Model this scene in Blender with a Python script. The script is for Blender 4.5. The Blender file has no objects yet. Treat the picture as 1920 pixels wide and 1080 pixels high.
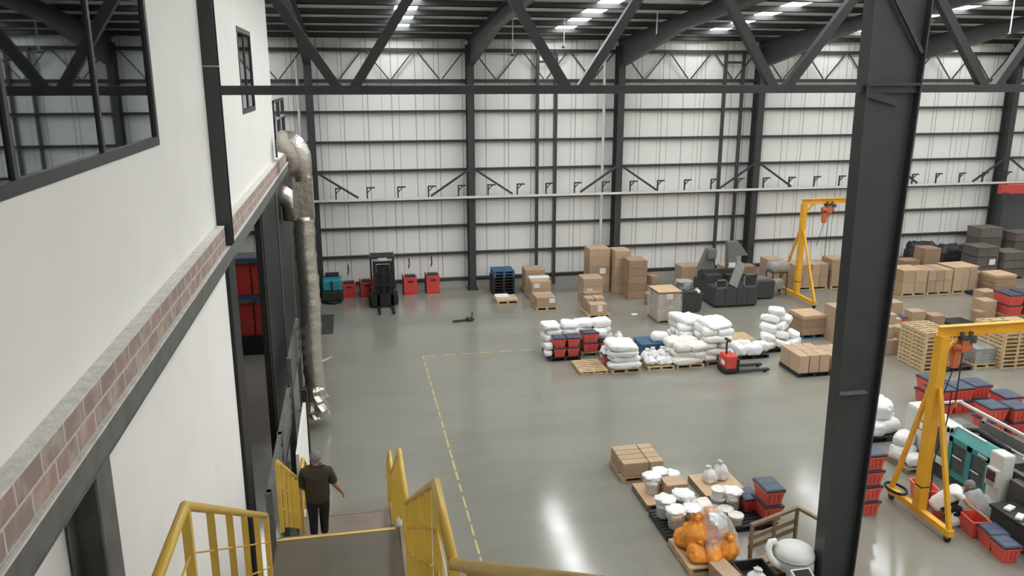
import bpy, bmesh, math, random
from mathutils import Vector, Matrix, noise
random.seed(7)
SC = bpy.context.scene
COL = SC.collection
R = math.radians
# ------------------------------------------------------------------ camera
FPX, PITCH, YAW, H = 1530.0, R(14.43), R(11.1), 9.5
cam_d = bpy.data.cameras.new('camera'); cam = bpy.data.objects.new('camera', cam_d); COL.objects.link(cam)
cam.location = (0, 0, H); cam.rotation_euler = (math.pi/2-PITCH, 0, -YAW)
cam_d.sensor_width = 36; cam_d.lens = FPX/1920*36; cam_d.clip_start = .05; cam_d.clip_end = 300
SC.camera = cam
_fw = Vector((math.sin(YAW)*math.cos(PITCH), math.cos(YAW)*math.cos(PITCH), -math.sin(PITCH)))
_rt = Vector((math.cos(YAW), -math.sin(YAW), 0)); _up = _rt.cross(_fw)
def fl(u, v, z=0.0):
    """ground point seen at a pixel of the photograph, at height z"""
    d = _fw + _rt*((u-960)/FPX) - _up*((v-540)/FPX)
    return Vector((0, 0, H)) + d*((z-H)/d.z)

# ------------------------------------------------------------------ materials
def nt(name):
    m = bpy.data.materials.new(name); m.use_nodes = True
    t = m.node_tree; b = t.nodes['Principled BSDF']
    return m, t, b
def N(t, typ, **kw):
    n = t.nodes.new(typ)
    for k, v in kw.items(): setattr(n, k, v)
    return n
def mat(name, col, rough=.5, metal=0, var=.12, scale=6, rnd=0.0, bump=0.0, bscale=30, spec=.5, col2=None):
    """principled with noise colour variation, optional per-object variation and bump"""
    m, t, b = nt(name); L = t.links.new
    tc = N(t, 'ShaderNodeTexCoord'); nz = N(t, 'ShaderNodeTexNoise'); nz.inputs['Scale'].default_value = scale; nz.inputs['Detail'].default_value = 4
    L(tc.outputs['Object'], nz.inputs['Vector'])
    mx = N(t, 'ShaderNodeMix', data_type='RGBA')
    c = Vector(col); d = Vector(col2) if col2 else c*(1-var*2)
    mx.inputs[6].default_value = (*d, 1); mx.inputs[7].default_value = (*c, 1)
    cr = N(t, 'ShaderNodeMapRange'); cr.inputs[1].default_value = .3; cr.inputs[2].default_value = .7
    L(nz.outputs['Fac'], cr.inputs[0]); L(cr.outputs[0], mx.inputs[0])
    out = mx.outputs[2]
    if rnd:
        oi = N(t, 'ShaderNodeObjectInfo'); mr = N(t, 'ShaderNodeMapRange'); mr.inputs[3].default_value = 1-rnd; mr.inputs[4].default_value = 1+rnd*.6
        L(oi.outputs['Random'], mr.inputs[0])
        hv = N(t, 'ShaderNodeHueSaturation'); L(mr.outputs[0], hv.inputs['Value']); L(out, hv.inputs['Color']); out = hv.outputs[0]
    L(out, b.inputs['Base Color'])
    b.inputs['Roughness'].default_value = rough; b.inputs['Metallic'].default_value = metal; b.inputs['Specular IOR Level'].default_value = spec
    if bump:
        n2 = N(t, 'ShaderNodeTexNoise'); n2.inputs['Scale'].default_value = bscale; n2.inputs['Detail'].default_value = 3
        L(tc.outputs['Object'], n2.inputs['Vector'])
        bp = N(t, 'ShaderNodeBump'); bp.inputs['Strength'].default_value = bump; bp.inputs['Distance'].default_value = .03
        L(n2.outputs['Fac'], bp.inputs['Height']); L(bp.outputs[0], b.inputs['Normal'])
    return m
def emit(name, col, s):
    m, t, b = nt(name); b.inputs['Base Color'].default_value = (*col, 1); b.inputs['Emission Color'].default_value = (*col, 1); b.inputs['Emission Strength'].default_value = s
    return m
M = {}
M['plaster'] = mat('white_plaster', (.90, .88, .84), .85, var=.02, scale=1.2, bump=.05, bscale=60)
M['steel'] = mat('dark_steel_paint', (.046, .0485, .049), .45, var=.1, scale=2)
M['steel_light'] = mat('dusty_steel', (.165, .165, .155), .6, var=.15, scale=5)
M['steel_black'] = mat('black_steel', (.016, .016, .017), .55, var=.1)
M['white_metal'] = mat('white_metal', (.72, .72, .70), .45, var=.04)
M['galv'] = mat('galvanised_metal', (.42, .43, .42), .4, metal=.5, var=.1)
M['yellow'] = mat('yellow_paint', (.80, .525, .085), .35, var=.08, scale=3)
M['crane'] = mat('crane_orange_yellow', (.83, .42, .025), .38, var=.08, scale=3)
M['hoist'] = mat('hoist_orange', (.62, .16, .05), .4)
M['card'] = mat('cardboard', (.47, .335, .22), .8, var=.05, scale=5, rnd=.16)
M['card_dark'] = mat('cardboard_brown', (.36, .24, .155), .8, var=.06, rnd=.15)
M['kraft'] = mat('kraft_board', (.56, .39, .235), .8, var=.05, scale=3, rnd=.06)
M['tape'] = mat('packing_tape', (.43, .28, .15), .3, var=.03)
M['paper'] = mat('white_paper', (.82, .82, .80), .6, var=.03)
M['wood'] = mat('pallet_wood', (.62, .45, .25), .75, var=.12, scale=9, rnd=.12)
M['wood_old'] = mat('weathered_wood', (.30, .215, .13), .8, var=.15, scale=9, rnd=.15)
M['black_plastic'] = mat('black_plastic', (.025, .025, .026), .5, var=.1)
M['blue_plastic'] = mat('blue_plastic', (.045, .12, .22), .5, var=.08)
M['red'] = mat('red_plastic', (.76, .115, .085), .38, var=.06, rnd=.1)
M['navy'] = mat('navy_plastic', (.050, .075, .125), .38, var=.08)
M['navy_dark'] = mat('navy_rim', (.020, .026, .042), .4, var=.08)
M['sack'] = mat('white_woven_sack', (.82, .82, .80), .6, var=.03, scale=9, rnd=.06, bump=.35, bscale=22)
M['sack_cream'] = mat('cream_woven_sack', (.76, .73, .66), .65, var=.04, scale=9, rnd=.06, bump=.35, bscale=22)
M['bag'] = mat('white_poly_bag', (.84, .84, .83), .35, var=.03, scale=14, bump=.6, bscale=26)
M['bucket'] = mat('white_bucket', (.80, .79, .75), .4, var=.03)
M['orange_bag'] = mat('orange_film', (.95, .40, .035), .3, var=.1, scale=12, col2=(.90, .27, .04), bump=.6, bscale=26)
M['teal'] = mat('teal_paint', (.030, .245, .235), .4, var=.06)
M['machine_white'] = mat('machine_white', (.66, .66, .62), .45, var=.05)
M['machine_dark'] = mat('machine_dark_grey', (.055, .06, .058), .5, var=.12)
M['machine_grey'] = mat('conveyor_grey', (.19, .185, .165), .55, var=.1)
M['grime'] = mat('oily_metal', (.13, .12, .105), .4, metal=.4, var=.3, scale=20)
M['rubber'] = mat('black_rubber', (.015, .015, .015), .7, var=.1)
M['grey_crate'] = mat('grey_brown_crate', (.17, .145, .125), .7, var=.12, scale=10, rnd=.18)
M['greybag'] = mat('grey_bag', (.36, .35, .33), .5, var=.1, bump=.6, bscale=18)
M['red_machine'] = mat('red_machine_paint', (.66, .07, .058), .35, var=.08)
M['teal_machine'] = mat('blue_green_paint', (.03, .27, .33), .4, var=.08)
M['hose'] = mat('white_hose', (.78, .77, .74), .4, var=.03)
M['olive'] = mat('dark_olive_shirt', (.052, .043, .026), .9, var=.1, scale=10, bump=.25, bscale=14)
M['trousers'] = mat('black_trousers', (.013, .013, .015), .85, var=.1)
M['shirt_white'] = mat('white_shirt', (.80, .78, .77), .85, var=.03, bump=.25, bscale=16)
M['skin'] = mat('skin', (.44, .235, .155), .55, var=.05)
M['hairnet'] = mat('hairnet', (.28, .27, .26), .8, var=.3, scale=70, col2=(.13, .12, .115))
M['shoe'] = mat('shoe', (.012, .011, .011), .5)
M['stair'] = mat('stair_plate', (.105, .083, .052), .5, var=.1, scale=2.5)
M['stair_pale'] = mat('stair_worn_plate', (.26, .20, .155), .6, var=.1, scale=2.5)
M['kerb'] = mat('concrete_kerb', (.42, .41, .38), .8, var=.08)
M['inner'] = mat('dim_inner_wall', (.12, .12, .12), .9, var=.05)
M['mat'] = mat('dark_mat', (.045, .043, .040), .8, var=.1)
M['skylight'] = emit('skylight_daylight', (.965, .99, 1.0), 19.0)
M['fill_lamp'] = emit('fill_glow', (1, .97, .9), 14.0)  # glow of the fill lights added in the side room
M['green_led'] = emit('green_beacon', (.05, 1.0, .35), 2.2)
M['blue_led'] = emit('blue_indicator', (.08, .12, 1.0), 3.0)

def mat_floor():
    m, t, b = nt('polished_concrete'); L = t.links.new
    tc = N(t, 'ShaderNodeTexCoord')
    mp = N(t, 'ShaderNodeMapping'); mp.inputs['Scale'].default_value = (.22, .75, 1); L(tc.outputs['Object'], mp.inputs[0])
    n1 = N(t, 'ShaderNodeTexNoise'); n1.inputs['Scale'].default_value = .8; n1.inputs['Detail'].default_value = 6; n1.inputs['Roughness'].default_value = .65; L(mp.outputs[0], n1.inputs['Vector'])
    cr = N(t, 'ShaderNodeValToRGB'); cr.color_ramp.elements[0].position = .2; cr.color_ramp.elements[1].position = .85
    cr.color_ramp.elements[0].color = (.200, .194, .164, 1); cr.color_ramp.elements[1].color = (.278, .268, .226, 1)
    L(n1.outputs['Fac'], cr.inputs[0])
    # saw-cut joints every 6.87 m in x and 6 m in y
    sp = N(t, 'ShaderNodeSeparateXYZ'); L(tc.outputs['Object'], sp.inputs[0])
    def joint(sock, period, off):
        a = N(t, 'ShaderNodeMath', operation='ADD'); a.inputs[1].default_value = off; L(sock, a.inputs[0])
        p = N(t, 'ShaderNodeMath', operation='PINGPONG'); p.inputs[1].default_value = period/2; L(a.outputs[0], p.inputs[0])
        g = N(t, 'ShaderNodeMath', operation='LESS_THAN'); g.inputs[1].default_value = .012; L(p.outputs[0], g.inputs[0]); return g.outputs[0]
    mxn = N(t, 'ShaderNodeMath', operation='MAXIMUM'); L(joint(sp.outputs[0], 6.87, 1.5), mxn.inputs[0]); L(joint(sp.outputs[1], 6.0, 1.0), mxn.inputs[1])
    mx = N(t, 'ShaderNodeMix', data_type='RGBA'); mx.inputs[7].default_value = (.10, .097, .09, 1)
    sc = N(t, 'ShaderNodeMath', operation='MULTIPLY'); sc.inputs[1].default_value = .22; L(mxn.outputs[0], sc.inputs[0]); L(sc.outputs[0], mx.inputs[0])
    L(cr.outputs[0], mx.inputs[6]); L(mx.outputs[2], b.inputs['Base Color'])
    n2 = N(t, 'ShaderNodeTexNoise'); n2.inputs['Scale'].default_value = 1.4; n2.inputs['Detail'].default_value = 5; L(mp.outputs[0], n2.inputs['Vector'])
    rr = N(t, 'ShaderNodeMapRange'); rr.inputs[3].default_value = .08; rr.inputs[4].default_value = .20; L(n2.outputs['Fac'], rr.inputs[0]); L(rr.outputs[0], b.inputs['Roughness'])
    b.inputs['Specular IOR Level'].default_value = .5
    return m
M['floor'] = mat_floor()

def mat_sheet(axis=0, name='white_sheeting', base=(.86, .85, .81)):
    """white profiled sheet: narrow dark seams at uneven spacing along one axis"""
    m, t, b = nt(name); L = t.links.new
    tc = N(t, 'ShaderNodeTexCoord'); sp = N(t, 'ShaderNodeSeparateXYZ'); L(tc.outputs['Object'], sp.inputs[0])
    s = sp.outputs[axis]
    def seam(period, off, width):
        a = N(t, 'ShaderNodeMath', operation='ADD'); a.inputs[1].default_value = off; L(s, a.inputs[0])
        p = N(t, 'ShaderNodeMath', operation='PINGPONG'); p.inputs[1].default_value = period/2; L(a.outputs[0], p.inputs[0])
        g = N(t, 'ShaderNodeMath', operation='LESS_THAN'); g.inputs[1].default_value = width; L(p.outputs[0], g.inputs[0]); return g.outputs[0]
    x1 = N(t, 'ShaderNodeMath', operation='MAXIMUM'); L(seam(1.04, .2, .019), x1.inputs[0]); L(seam(1.56, .93, .012), x1.inputs[1])
    x2 = N(t, 'ShaderNodeMath', operation='MAXIMUM'); L(x1.outputs[0], x2.inputs[0]); L(seam(1.82, .37, .009), x2.inputs[1])
    nz = N(t, 'ShaderNodeTexNoise'); nz.inputs['Scale'].default_value = .6; L(tc.outputs['Object'], nz.inputs['Vector'])
    mc = N(t, 'ShaderNodeMix', data_type='RGBA'); mc.inputs[6].default_value = (*(Vector(base)*.93), 1); mc.inputs[7].default_value = (*base, 1); L(nz.outputs['Fac'], mc.inputs[0])
    mx = N(t, 'ShaderNodeMix', data_type='RGBA'); mx.inputs[7].default_value = (.16, .16, .15, 1); L(mc.outputs[2], mx.inputs[6])
    ml = N(t, 'ShaderNodeMath', operation='MULTIPLY'); ml.inputs[1].default_value = .68; L(x2.outputs[0], ml.inputs[0]); L(ml.outputs[0], mx.inputs[0])
    L(mx.outputs[2], b.inputs['Base Color']); b.inputs['Roughness'].default_value = .55
    return m
M['sheet'] = mat_sheet(0); M['sheet_y'] = mat_sheet(1, 'white_sheeting_side')
M['roof'] = mat('roof_sheet', (.80, .80, .79), .5, var=.06, scale=1)

def mat_brick():
    m, t, b = nt('brick_courses'); L = t.links.new
    tc = N(t, 'ShaderNodeTexCoord'); sp = N(t, 'ShaderNodeSeparateXYZ'); L(tc.outputs['Object'], sp.inputs[0])
    cb = N(t, 'ShaderNodeCombineXYZ'); L(sp.outputs[1], cb.inputs[0]); L(sp.outputs[2], cb.inputs[1])
    br = N(t, 'ShaderNodeTexBrick'); br.inputs['Scale'].default_value = 1; br.inputs['Brick Width'].default_value = .40; br.inputs['Row Height'].default_value = .163
    br.inputs['Mortar Size'].default_value = .014; br.inputs['Mortar Smooth'].default_value = .3; br.inputs['Bias'].default_value = -.1
    br.inputs['Color1'].default_value = (.40, .265, .228, 1); br.inputs['Color2'].default_value = (.31, .235, .21, 1); br.inputs['Mortar'].default_value = (.56, .53, .48, 1)
    L(cb.outputs[0], br.inputs['Vector'])
    nz = N(t, 'ShaderNodeTexNoise'); nz.inputs['Scale'].default_value = 5; nz.inputs['Detail'].default_value = 5; L(tc.outputs['Object'], nz.inputs['Vector'])
    mr = N(t, 'ShaderNodeMapRange'); mr.inputs[1].default_value = .45; mr.inputs[2].default_value = .8; mr.inputs[4].default_value = .7; L(nz.outputs['Fac'], mr.inputs[0])
    mx = N(t, 'ShaderNodeMix', data_type='RGBA'); mx.inputs[7].default_value = (.60, .55, .50, 1); L(mr.outputs[0], mx.inputs[0]); L(br.outputs['Color'], mx.inputs[6]); L(mx.outputs[2], b.inputs['Base Color'])
    b.inputs['Roughness'].default_value = .9
    bp = N(t, 'ShaderNodeBump'); bp.inputs['Strength'].default_value = .6; bp.inputs['Distance'].default_value = .02; bp.invert = True; L(br.outputs['Fac'], bp.inputs['Height']); L(bp.outputs[0], b.inputs['Normal'])
    return m
M['brick'] = mat_brick()
M['mortar'] = mat('mortar_ledge', (.80, .775, .72), .9, var=.12, scale=9, bump=.5, bscale=25)

def mat_glass(name, tint, gloss, rough=.02):
    m = bpy.data.materials.new(name); m.use_nodes = True; t = m.node_tree; L = t.links.new
    t.nodes.clear(); o = N(t, 'ShaderNodeOutputMaterial'); g = N(t, 'ShaderNodeBsdfGlossy'); g.inputs['Roughness'].default_value = rough; g.inputs['Color'].default_value = (.8, .86, .88, 1)
    tr = N(t, 'ShaderNodeBsdfTransparent'); tr.inputs[0].default_value = (*tint, 1)
    fr = N(t, 'ShaderNodeFresnel'); fr.inputs[0].default_value = 1.5
    ad = N(t, 'ShaderNodeMath', operation='ADD'); ad.inputs[1].default_value = gloss; L(fr.outputs[0], ad.inputs[0]); ad.use_clamp = True
    mx = N(t, 'ShaderNodeMixShader'); L(ad.outputs[0], mx.inputs[0]); L(tr.outputs[0], mx.inputs[1]); L(g.outputs[0], mx.inputs[2]); L(mx.outputs[0], o.inputs[0])
    return m
M['glass'] = mat_glass('office_glass', (.30, .33, .34), .19)
M['dark_pane'] = mat('dark_machine_pane', (.05, .055, .055), .12, var=.2, scale=4)

def mat_film(name, op, tint):
    m = bpy.data.materials.new(name); m.use_nodes = True; t = m.node_tree; L = t.links.new
    b = t.nodes['Principled BSDF']; o = t.nodes['Material Output']
    b.inputs['Base Color'].default_value = (*tint, 1); b.inputs['Roughness'].default_value = .2
    tc = N(t, 'ShaderNodeTexCoord'); nz = N(t, 'ShaderNodeTexNoise'); nz.inputs['Scale'].default_value = 3.2; nz.inputs['Detail'].default_value = 2; L(tc.outputs['Object'], nz.inputs['Vector'])
    bp = N(t, 'ShaderNodeBump'); bp.inputs['Strength'].default_value = .7; bp.inputs['Distance'].default_value = .05; L(nz.outputs['Fac'], bp.inputs['Height']); L(bp.outputs[0], b.inputs['Normal'])
    mr = N(t, 'ShaderNodeMapRange'); mr.inputs[1].default_value = .3; mr.inputs[2].default_value = .7; mr.inputs[3].default_value = op*.5; mr.inputs[4].default_value = min(1, op*1.5); L(nz.outputs['Fac'], mr.inputs[0])
    tr = N(t, 'ShaderNodeBsdfTransparent'); mx = N(t, 'ShaderNodeMixShader'); L(mr.outputs[0], mx.inputs[0]); L(tr.outputs[0], mx.inputs[1]); L(b.outputs[0], mx.inputs[2]); L(mx.outputs[0], o.inputs[0])
    return m
M['film'] = mat_film('clear_film', .24, (.85, .85, .84))
M['wrap'] = mat_film('stretch_wrap', .22, (.8, .79, .77))

def mat_foil():
    m, t, b = nt('crinkled_foil'); L = t.links.new
    tc = N(t, 'ShaderNodeTexCoord'); nz = N(t, 'ShaderNodeTexNoise'); nz.inputs['Scale'].default_value = 4; nz.inputs['Detail'].default_value = 5; nz.inputs['Roughness'].default_value = .65; L(tc.outputs['Object'], nz.inputs['Vector'])
    bp = N(t, 'ShaderNodeBump'); bp.inputs['Strength'].default_value = .7; bp.inputs['Distance'].default_value = .045; L(nz.outputs['Fac'], bp.inputs['Height']); L(bp.outputs[0], b.inputs['Normal'])
    b.inputs['Base Color'].default_value = (.60, .56, .50, 1); b.inputs['Metallic'].default_value = .85; b.inputs['Roughness'].default_value = .27
    return m
M['foil'] = mat_foil()

# ------------------------------------------------------------------ mesh helpers
class MB:
    def __init__(s): s.bm = bmesh.new()
    def box(s, a, b, mtx=None):
        x0, y0, z0 = a; x1, y1, z1 = b
        vs = [s.bm.verts.new(p) for p in ((x0,y0,z0),(x1,y0,z0),(x1,y1,z0),(x0,y1,z0),(x0,y0,z1),(x1,y0,z1),(x1,y1,z1),(x0,y1,z1))]
        if mtx:
            for v in vs: v.co = mtx @ v.co
        for f in ((3,2,1,0),(4,5,6,7),(0,1,5,4),(1,2,6,5),(2,3,7,6),(3,0,4,7)): s.bm.faces.new([vs[i] for i in f])
        return s
    def frustum(s, a, b, inset, z0, z1):
        """tapered box: top rectangle a..b, bottom inset by inset"""
        x0, y0 = a; x1, y1 = b; i = inset
        vs = [s.bm.verts.new(p) for p in ((x0+i,y0+i,z0),(x1-i,y0+i,z0),(x1-i,y1-i,z0),(x0+i,y1-i,z0),(x0,y0,z1),(x1,y0,z1),(x1,y1,z1),(x0,y1,z1))]
        for f in ((3,2,1,0),(4,5,6,7),(0,1,5,4),(1,2,6,5),(2,3,7,6),(3,0,4,7)): s.bm.faces.new([vs[i] for i in f])
        return s
    def bar(s, p, q, w, h, up=(0,0,1)):
        p = Vector(p); q = Vector(q); d = (q-p).normalized(); u = Vector(up)
        if abs(d.dot(u)) > .98: u = Vector((0,1,0))
        r = d.cross(u).normalized(); u = r.cross(d)
        vs = []
        for c in (p, q):
            for a, b in ((-1,-1),(1,-1),(1,1),(-1,1)): vs.append(s.bm.verts.new(c + r*(a*w/2) + u*(b*h/2)))
        for f in ((3,2,1,0),(4,5,6,7),(0,1,5,4),(1,2,6,5),(2,3,7,6),(3,0,4,7)): s.bm.faces.new([vs[i] for i in f])
        return s
    def ibeam(s, p, q, w, h, tf, tw, up):
        """I section: flanges w wide, depth h along up"""
        u = Vector(up).normalized()
        s.bar(Vector(p)+u*(h/2-tf/2), Vector(q)+u*(h/2-tf/2), w, tf, up)
        s.bar(Vector(p)-u*(h/2-tf/2), Vector(q)-u*(h/2-tf/2), w, tf, up)
        s.bar(p, q, tw, h-2*tf, up); return s
    def tube(s, pts, r, n=10, cap=True):
        pts = [Vector(p) for p in pts]; rings = []
        rr = r if isinstance(r, (list, tuple)) else [r]*len(pts)
        prev = None
        for i, p in enumerate(pts):
            d = ((pts[min(i+1, len(pts)-1)]-pts[max(i-1, 0)])).normalized()
            if prev is None:
                u = Vector((0,0,1)) if abs(d.z) < .9 else Vector((1,0,0)); a = d.cross(u).normalized()
            else: a = (prev - d*prev.dot(d)).normalized()
            prev = a; b = d.cross(a)
            rings.append([s.bm.verts.new(p + (a*math.cos(t)+b*math.sin(t))*rr[i]) for t in (2*math.pi*k/n for k in range(n))])
        for A, B in zip(rings, rings[1:]):
            for k in range(n): s.bm.faces.new((A[k], A[(k+1)%n], B[(k+1)%n], B[k]))
        if cap: s.bm.faces.new(rings[0][::-1]); s.bm.faces.new(rings[-1])
        return s
    def lathe(s, prof, n=16, c=(0,0,0), jit=0, seed=0):
        c = Vector(c); rings = []
        for j, (r, z) in enumerate(prof):
            ring = []
            for k in range(n):
                t = 2*math.pi*k/n; q = r
                if jit: q = r*(1+jit*noise.noise(Vector((math.cos(t)*1.6+seed*7.1, math.sin(t)*1.6, z*4+seed))))
                ring.append(s.bm.verts.new(c+Vector((q*math.cos(t), q*math.sin(t), z))))
            rings.append(ring)
        for A, B in zip(rings, rings[1:]):
            for k in range(n): s.bm.faces.new((A[k], A[(k+1)%n], B[(k+1)%n], B[k]))
        s.bm.faces.new(rings[0][::-1]); s.bm.faces.new(rings[-1]); return s
    def prism(s, poly, d):
        """extrude a planar polygon (list of 3d points) by vector d"""
        d = Vector(d); A = [s.bm.verts.new(p) for p in poly]; B = [s.bm.verts.new(Vector(p)+d) for p in poly]; n = len(A)
        s.bm.faces.new(A[::-1]); s.bm.faces.new(B)
        for k in range(n): s.bm.faces.new((A[k], A[(k+1)%n], B[(k+1)%n], B[k]))
        return s
    def bevel(s, w, seg=2):
        bmesh.ops.bevel(s.bm, geom=list(s.bm.edges), offset=w, segments=seg, affect='EDGES', profile=.6); return s
    def mesh(s, name, m, smooth=False):
        bmesh.ops.recalc_face_normals(s.bm, faces=s.bm.faces)
        me = bpy.data.meshes.new(name); s.bm.to_mesh(me); s.bm.free()
        for mm in (m if isinstance(m, (list, tuple)) else [m]): me.materials.append(M[mm] if isinstance(mm, str) else mm)
        if smooth:
            for p in me.polygons: p.use_smooth = True
        return me
    def build(s, name, m, parent=None, smooth=False, label=None):
        return add(name, s.mesh(name, m, smooth), parent, label=label)
def add(name, me, parent=None, loc=None, rz=0, label=None):
    o = bpy.data.objects.new(name, me); COL.objects.link(o)
    if loc is not None: o.location = loc
    if rz: o.rotation_euler.z = rz
    if parent: o.parent = parent
    if label: o['label'] = label
    return o
LABELS = {}
def T(o, label, cat, group=None, kind=None):
    o['label'] = label; o['category'] = cat
    if group: o['group'] = group
    if kind: o['kind'] = kind
    if label in LABELS and not group: print('DUPLICATE LABEL', label)
    w = len(label.split())
    if w > 16 or w < 4: print('LABEL LENGTH', w, label)
    LABELS[label] = 1
    return o
def E(name, label, cat, loc=(0,0,0), rz=0, group=None):
    o = bpy.data.objects.new(name, None); COL.objects.link(o); o.location = loc; o.rotation_euler.z = rz
    o.empty_display_size = .2
    return T(o, label, cat, group)
def S(o, label=None, cat=None):
    o['kind'] = 'structure'
    if label: o['label'] = label; o['category'] = cat
    return o
CACHE = {}
def cached(key, fn):
    if key not in CACHE: CACHE[key] = fn()
    return CACHE[key]
ORD = ['first', 'second', 'third', 'fourth', 'fifth', 'sixth', 'seventh', 'eighth', 'ninth', 'tenth', 'eleventh', 'twelfth', 'thirteenth', 'fourteenth']

# ================================================================== SETTING
YW = 36.9                                  # far wall sheet
BX = [-1.6 + 6.87*i for i in range(6)]     # column lines -1.6 .. 32.75
XR, XL, Y0 = 43.0, -9.0, -8.0
RS = .084
def zroof(y): return 11.32 + RS*(YW-y)
S(MB().box((XL, Y0, -.2), (XR, YW+.2, 0)).build('floor', 'floor'))
S(MB().box((XL, YW, 0), (XR, YW+.1, 11.6)).build('wall_back', 'sheet'))
S(MB().box((XR, Y0, 0), (XR+.1, YW, 15.5)).build('wall_right', 'sheet_y'))
S(MB().box((XL, Y0-.1, 0), (XR, Y0, 15.5)).build('wall_front', 'sheet'))
S(MB().box((XL-.1, Y0, 0), (XL, YW, 15.5)).build('wall_left', 'inner'))
S(MB().box((XL, YW-.12, 0), (XR, YW, .34)).build('baseboard_back', 'kerb'))
# roof sheet with real openings for skylight strips: panels between strips
SKX = [BX[i]+3.75 for i in range(6)] + [BX[0]-3.1]; SKX.sort()
edges = [XL]
b = MB()
lo = XL
for x in SKX + [None]:
    hi = (x-.40) if x is not None else XR
    b.prism([(lo, Y0, zroof(Y0)), (hi, Y0, zroof(Y0)), (hi, YW+.1, zroof(YW+.1)), (lo, YW+.1, zroof(YW+.1))], (0, 0, .06))
    lo = (x+.40) if x is not None else None
for x in SKX: b.prism([(x-.40, YW-.9, zroof(YW-.9)), (x+.40, YW-.9, zroof(YW-.9)), (x+.40, YW+.1, zroof(YW+.1)), (x-.40, YW+.1, zroof(YW+.1))], (0, 0, .06))
S(b.build('ceiling', 'roof'))
for i, x in enumerate(SKX):
    ys = 10.5 if -1 < x < 4 else Y0
    m_ = MB().prism([(x-.40, ys, zroof(ys)+.02), (x+.40, ys, zroof(ys)+.02), (x+.40, YW-.9, zroof(YW-.9)+.02), (x-.40, YW-.9, zroof(YW-.9)+.02)], (0, 0, .03))
    S(m_.build('window_%d' % (i+1), 'skylight'))
k = 0; y = YW-.35
while y > Y0:
    k += 1
    o = MB().box((XL, y-.04, zroof(y)-.20), (XR, y+.04, zroof(y)-.005)).box((XL, y-.04, zroof(y)-.20), (XR, y+.10, zroof(y)-.18)).build('roof_purlin', 'steel')
    S(T(o, 'dark steel roof purlin running across the hall, %s row from far wall' % (ORD[k-1] if k <= 14 else str(k)), 'purlin', 'roof purlins'))
    y -= 1.98
# rafters
for i, x in enumerate(BX):
    m_ = MB()
    zt = lambda y: zroof(y)-.21
    pts = [(x, YW-.1, zt(YW)), (x, Y0, zt(Y0)), (x, Y0, zt(Y0)-.5), (x, 29.5, zt(29.5)-.52), (x, 35.9, 10.05), (x, YW-.1, 10.05)]
    m_.prism([Vector(p)+Vector((-.02, 0, 0)) for p in pts], (.04, 0, 0))
    m_.bar((x, Y0, zt(Y0)-.5), (x, 29.5, zt(29.5)-.52), .26, .03, (0,0,1)); m_.bar((x, 29.5, zt(29.5)-.52), (x, 35.9, 10.05), .26, .03)
    m_.bar((x, Y0, zt(Y0)), (x, YW-.1, zt(YW)), .26, .03)
    o = m_.build('roof_rafter', 'steel')
    S(T(o, 'dark steel roof rafter with haunch above the %s tall column of the far wall' % ORD[i], 'rafter', 'roof rafters'))
# far-wall columns (I sections)
for i, x in enumerate(BX):
    o = MB().ibeam((x, YW-.42, 0), (x, YW-.42, 10.9), .30, .62, .03, .02, (0,1,0)).box((x-.25, YW-.75, 0), (x+.25, YW-.1, .04)).build('wall_column', 'steel')
    S(T(o, 'tall dark steel column against the far white wall, %s from the left' % ORD[i], 'column', 'tall wall columns'))
for i, x in enumerate((8.35, 9.2, 17.3, 18.2, 27.2)):
    o = MB().box((x-.065, YW-.34, 0), (x+.065, YW-.2, 10.7)).build('wall_post', 'steel')
    S(T(o, 'thin dark steel post on the far white wall, %s from the left' % ORD[i], 'post', 'thin wall posts'))
for i, (a, b_) in enumerate(((8.35, 9.2), (17.3, 18.2))):
    o = MB().box((a, YW-.3, 10.15), (b_, YW-.24, 10.25)).build('tie_bar', 'steel')
    S(T(o, 'short dark tie bar joining the %s pair of thin wall posts' % ORD[i], 'tie bar'))
for i, z in enumerate((.47, 1.69, 2.97, 4.2, 5.53, 6.80, 8.10, 9.41, 10.70)):
    h_ = .11 if z in (9.41, 10.70) else .075
    o = MB().box((XL, YW-.18, z-h_), (XR, YW-.005, z+h_*.4)).build('wall_girt', 'steel')
    S(T(o, 'dark horizontal steel girt along the far white wall, %s from the floor' % ORD[i], 'girt', 'wall girts'))
# zigzag bracing between the two top girts
xs0 = BX[0]-6.87
for j in range(7):
    m_ = MB(); x0 = xs0+6.87*j+.15; w = (6.87-.3)/3
    for q in range(3):
        a = x0+w*q
        m_.bar((a+.05, YW-.2, 10.66), (a+w/2-.06, YW-.2, 9.46), .05, .05); m_.bar((a+w/2+.06, YW-.2, 9.46), (a+w-.05, YW-.2, 10.66), .05, .05)
    o = m_.build('zigzag_bracing', 'steel')
    S(T(o, 'dark zigzag bracing between the two top girts, %s wall bay from the left' % ORD[j], 'bracing', 'zigzag bracing'))
# knee braces down from each column
for i, x in enumerate(BX):
    for s_, nm in ((-1, 'left'), (1, 'right')):
        o = MB().bar((x+s_*.14, YW-.75, 5.55), (x+s_*1.85, YW-.75, 4.42), .07, .09).build('knee_brace', 'steel')
        S(T(o, 'dark diagonal knee brace on the %s side of the %s tall wall column' % (nm, ORD[i]), 'brace', 'knee braces'))
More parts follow.
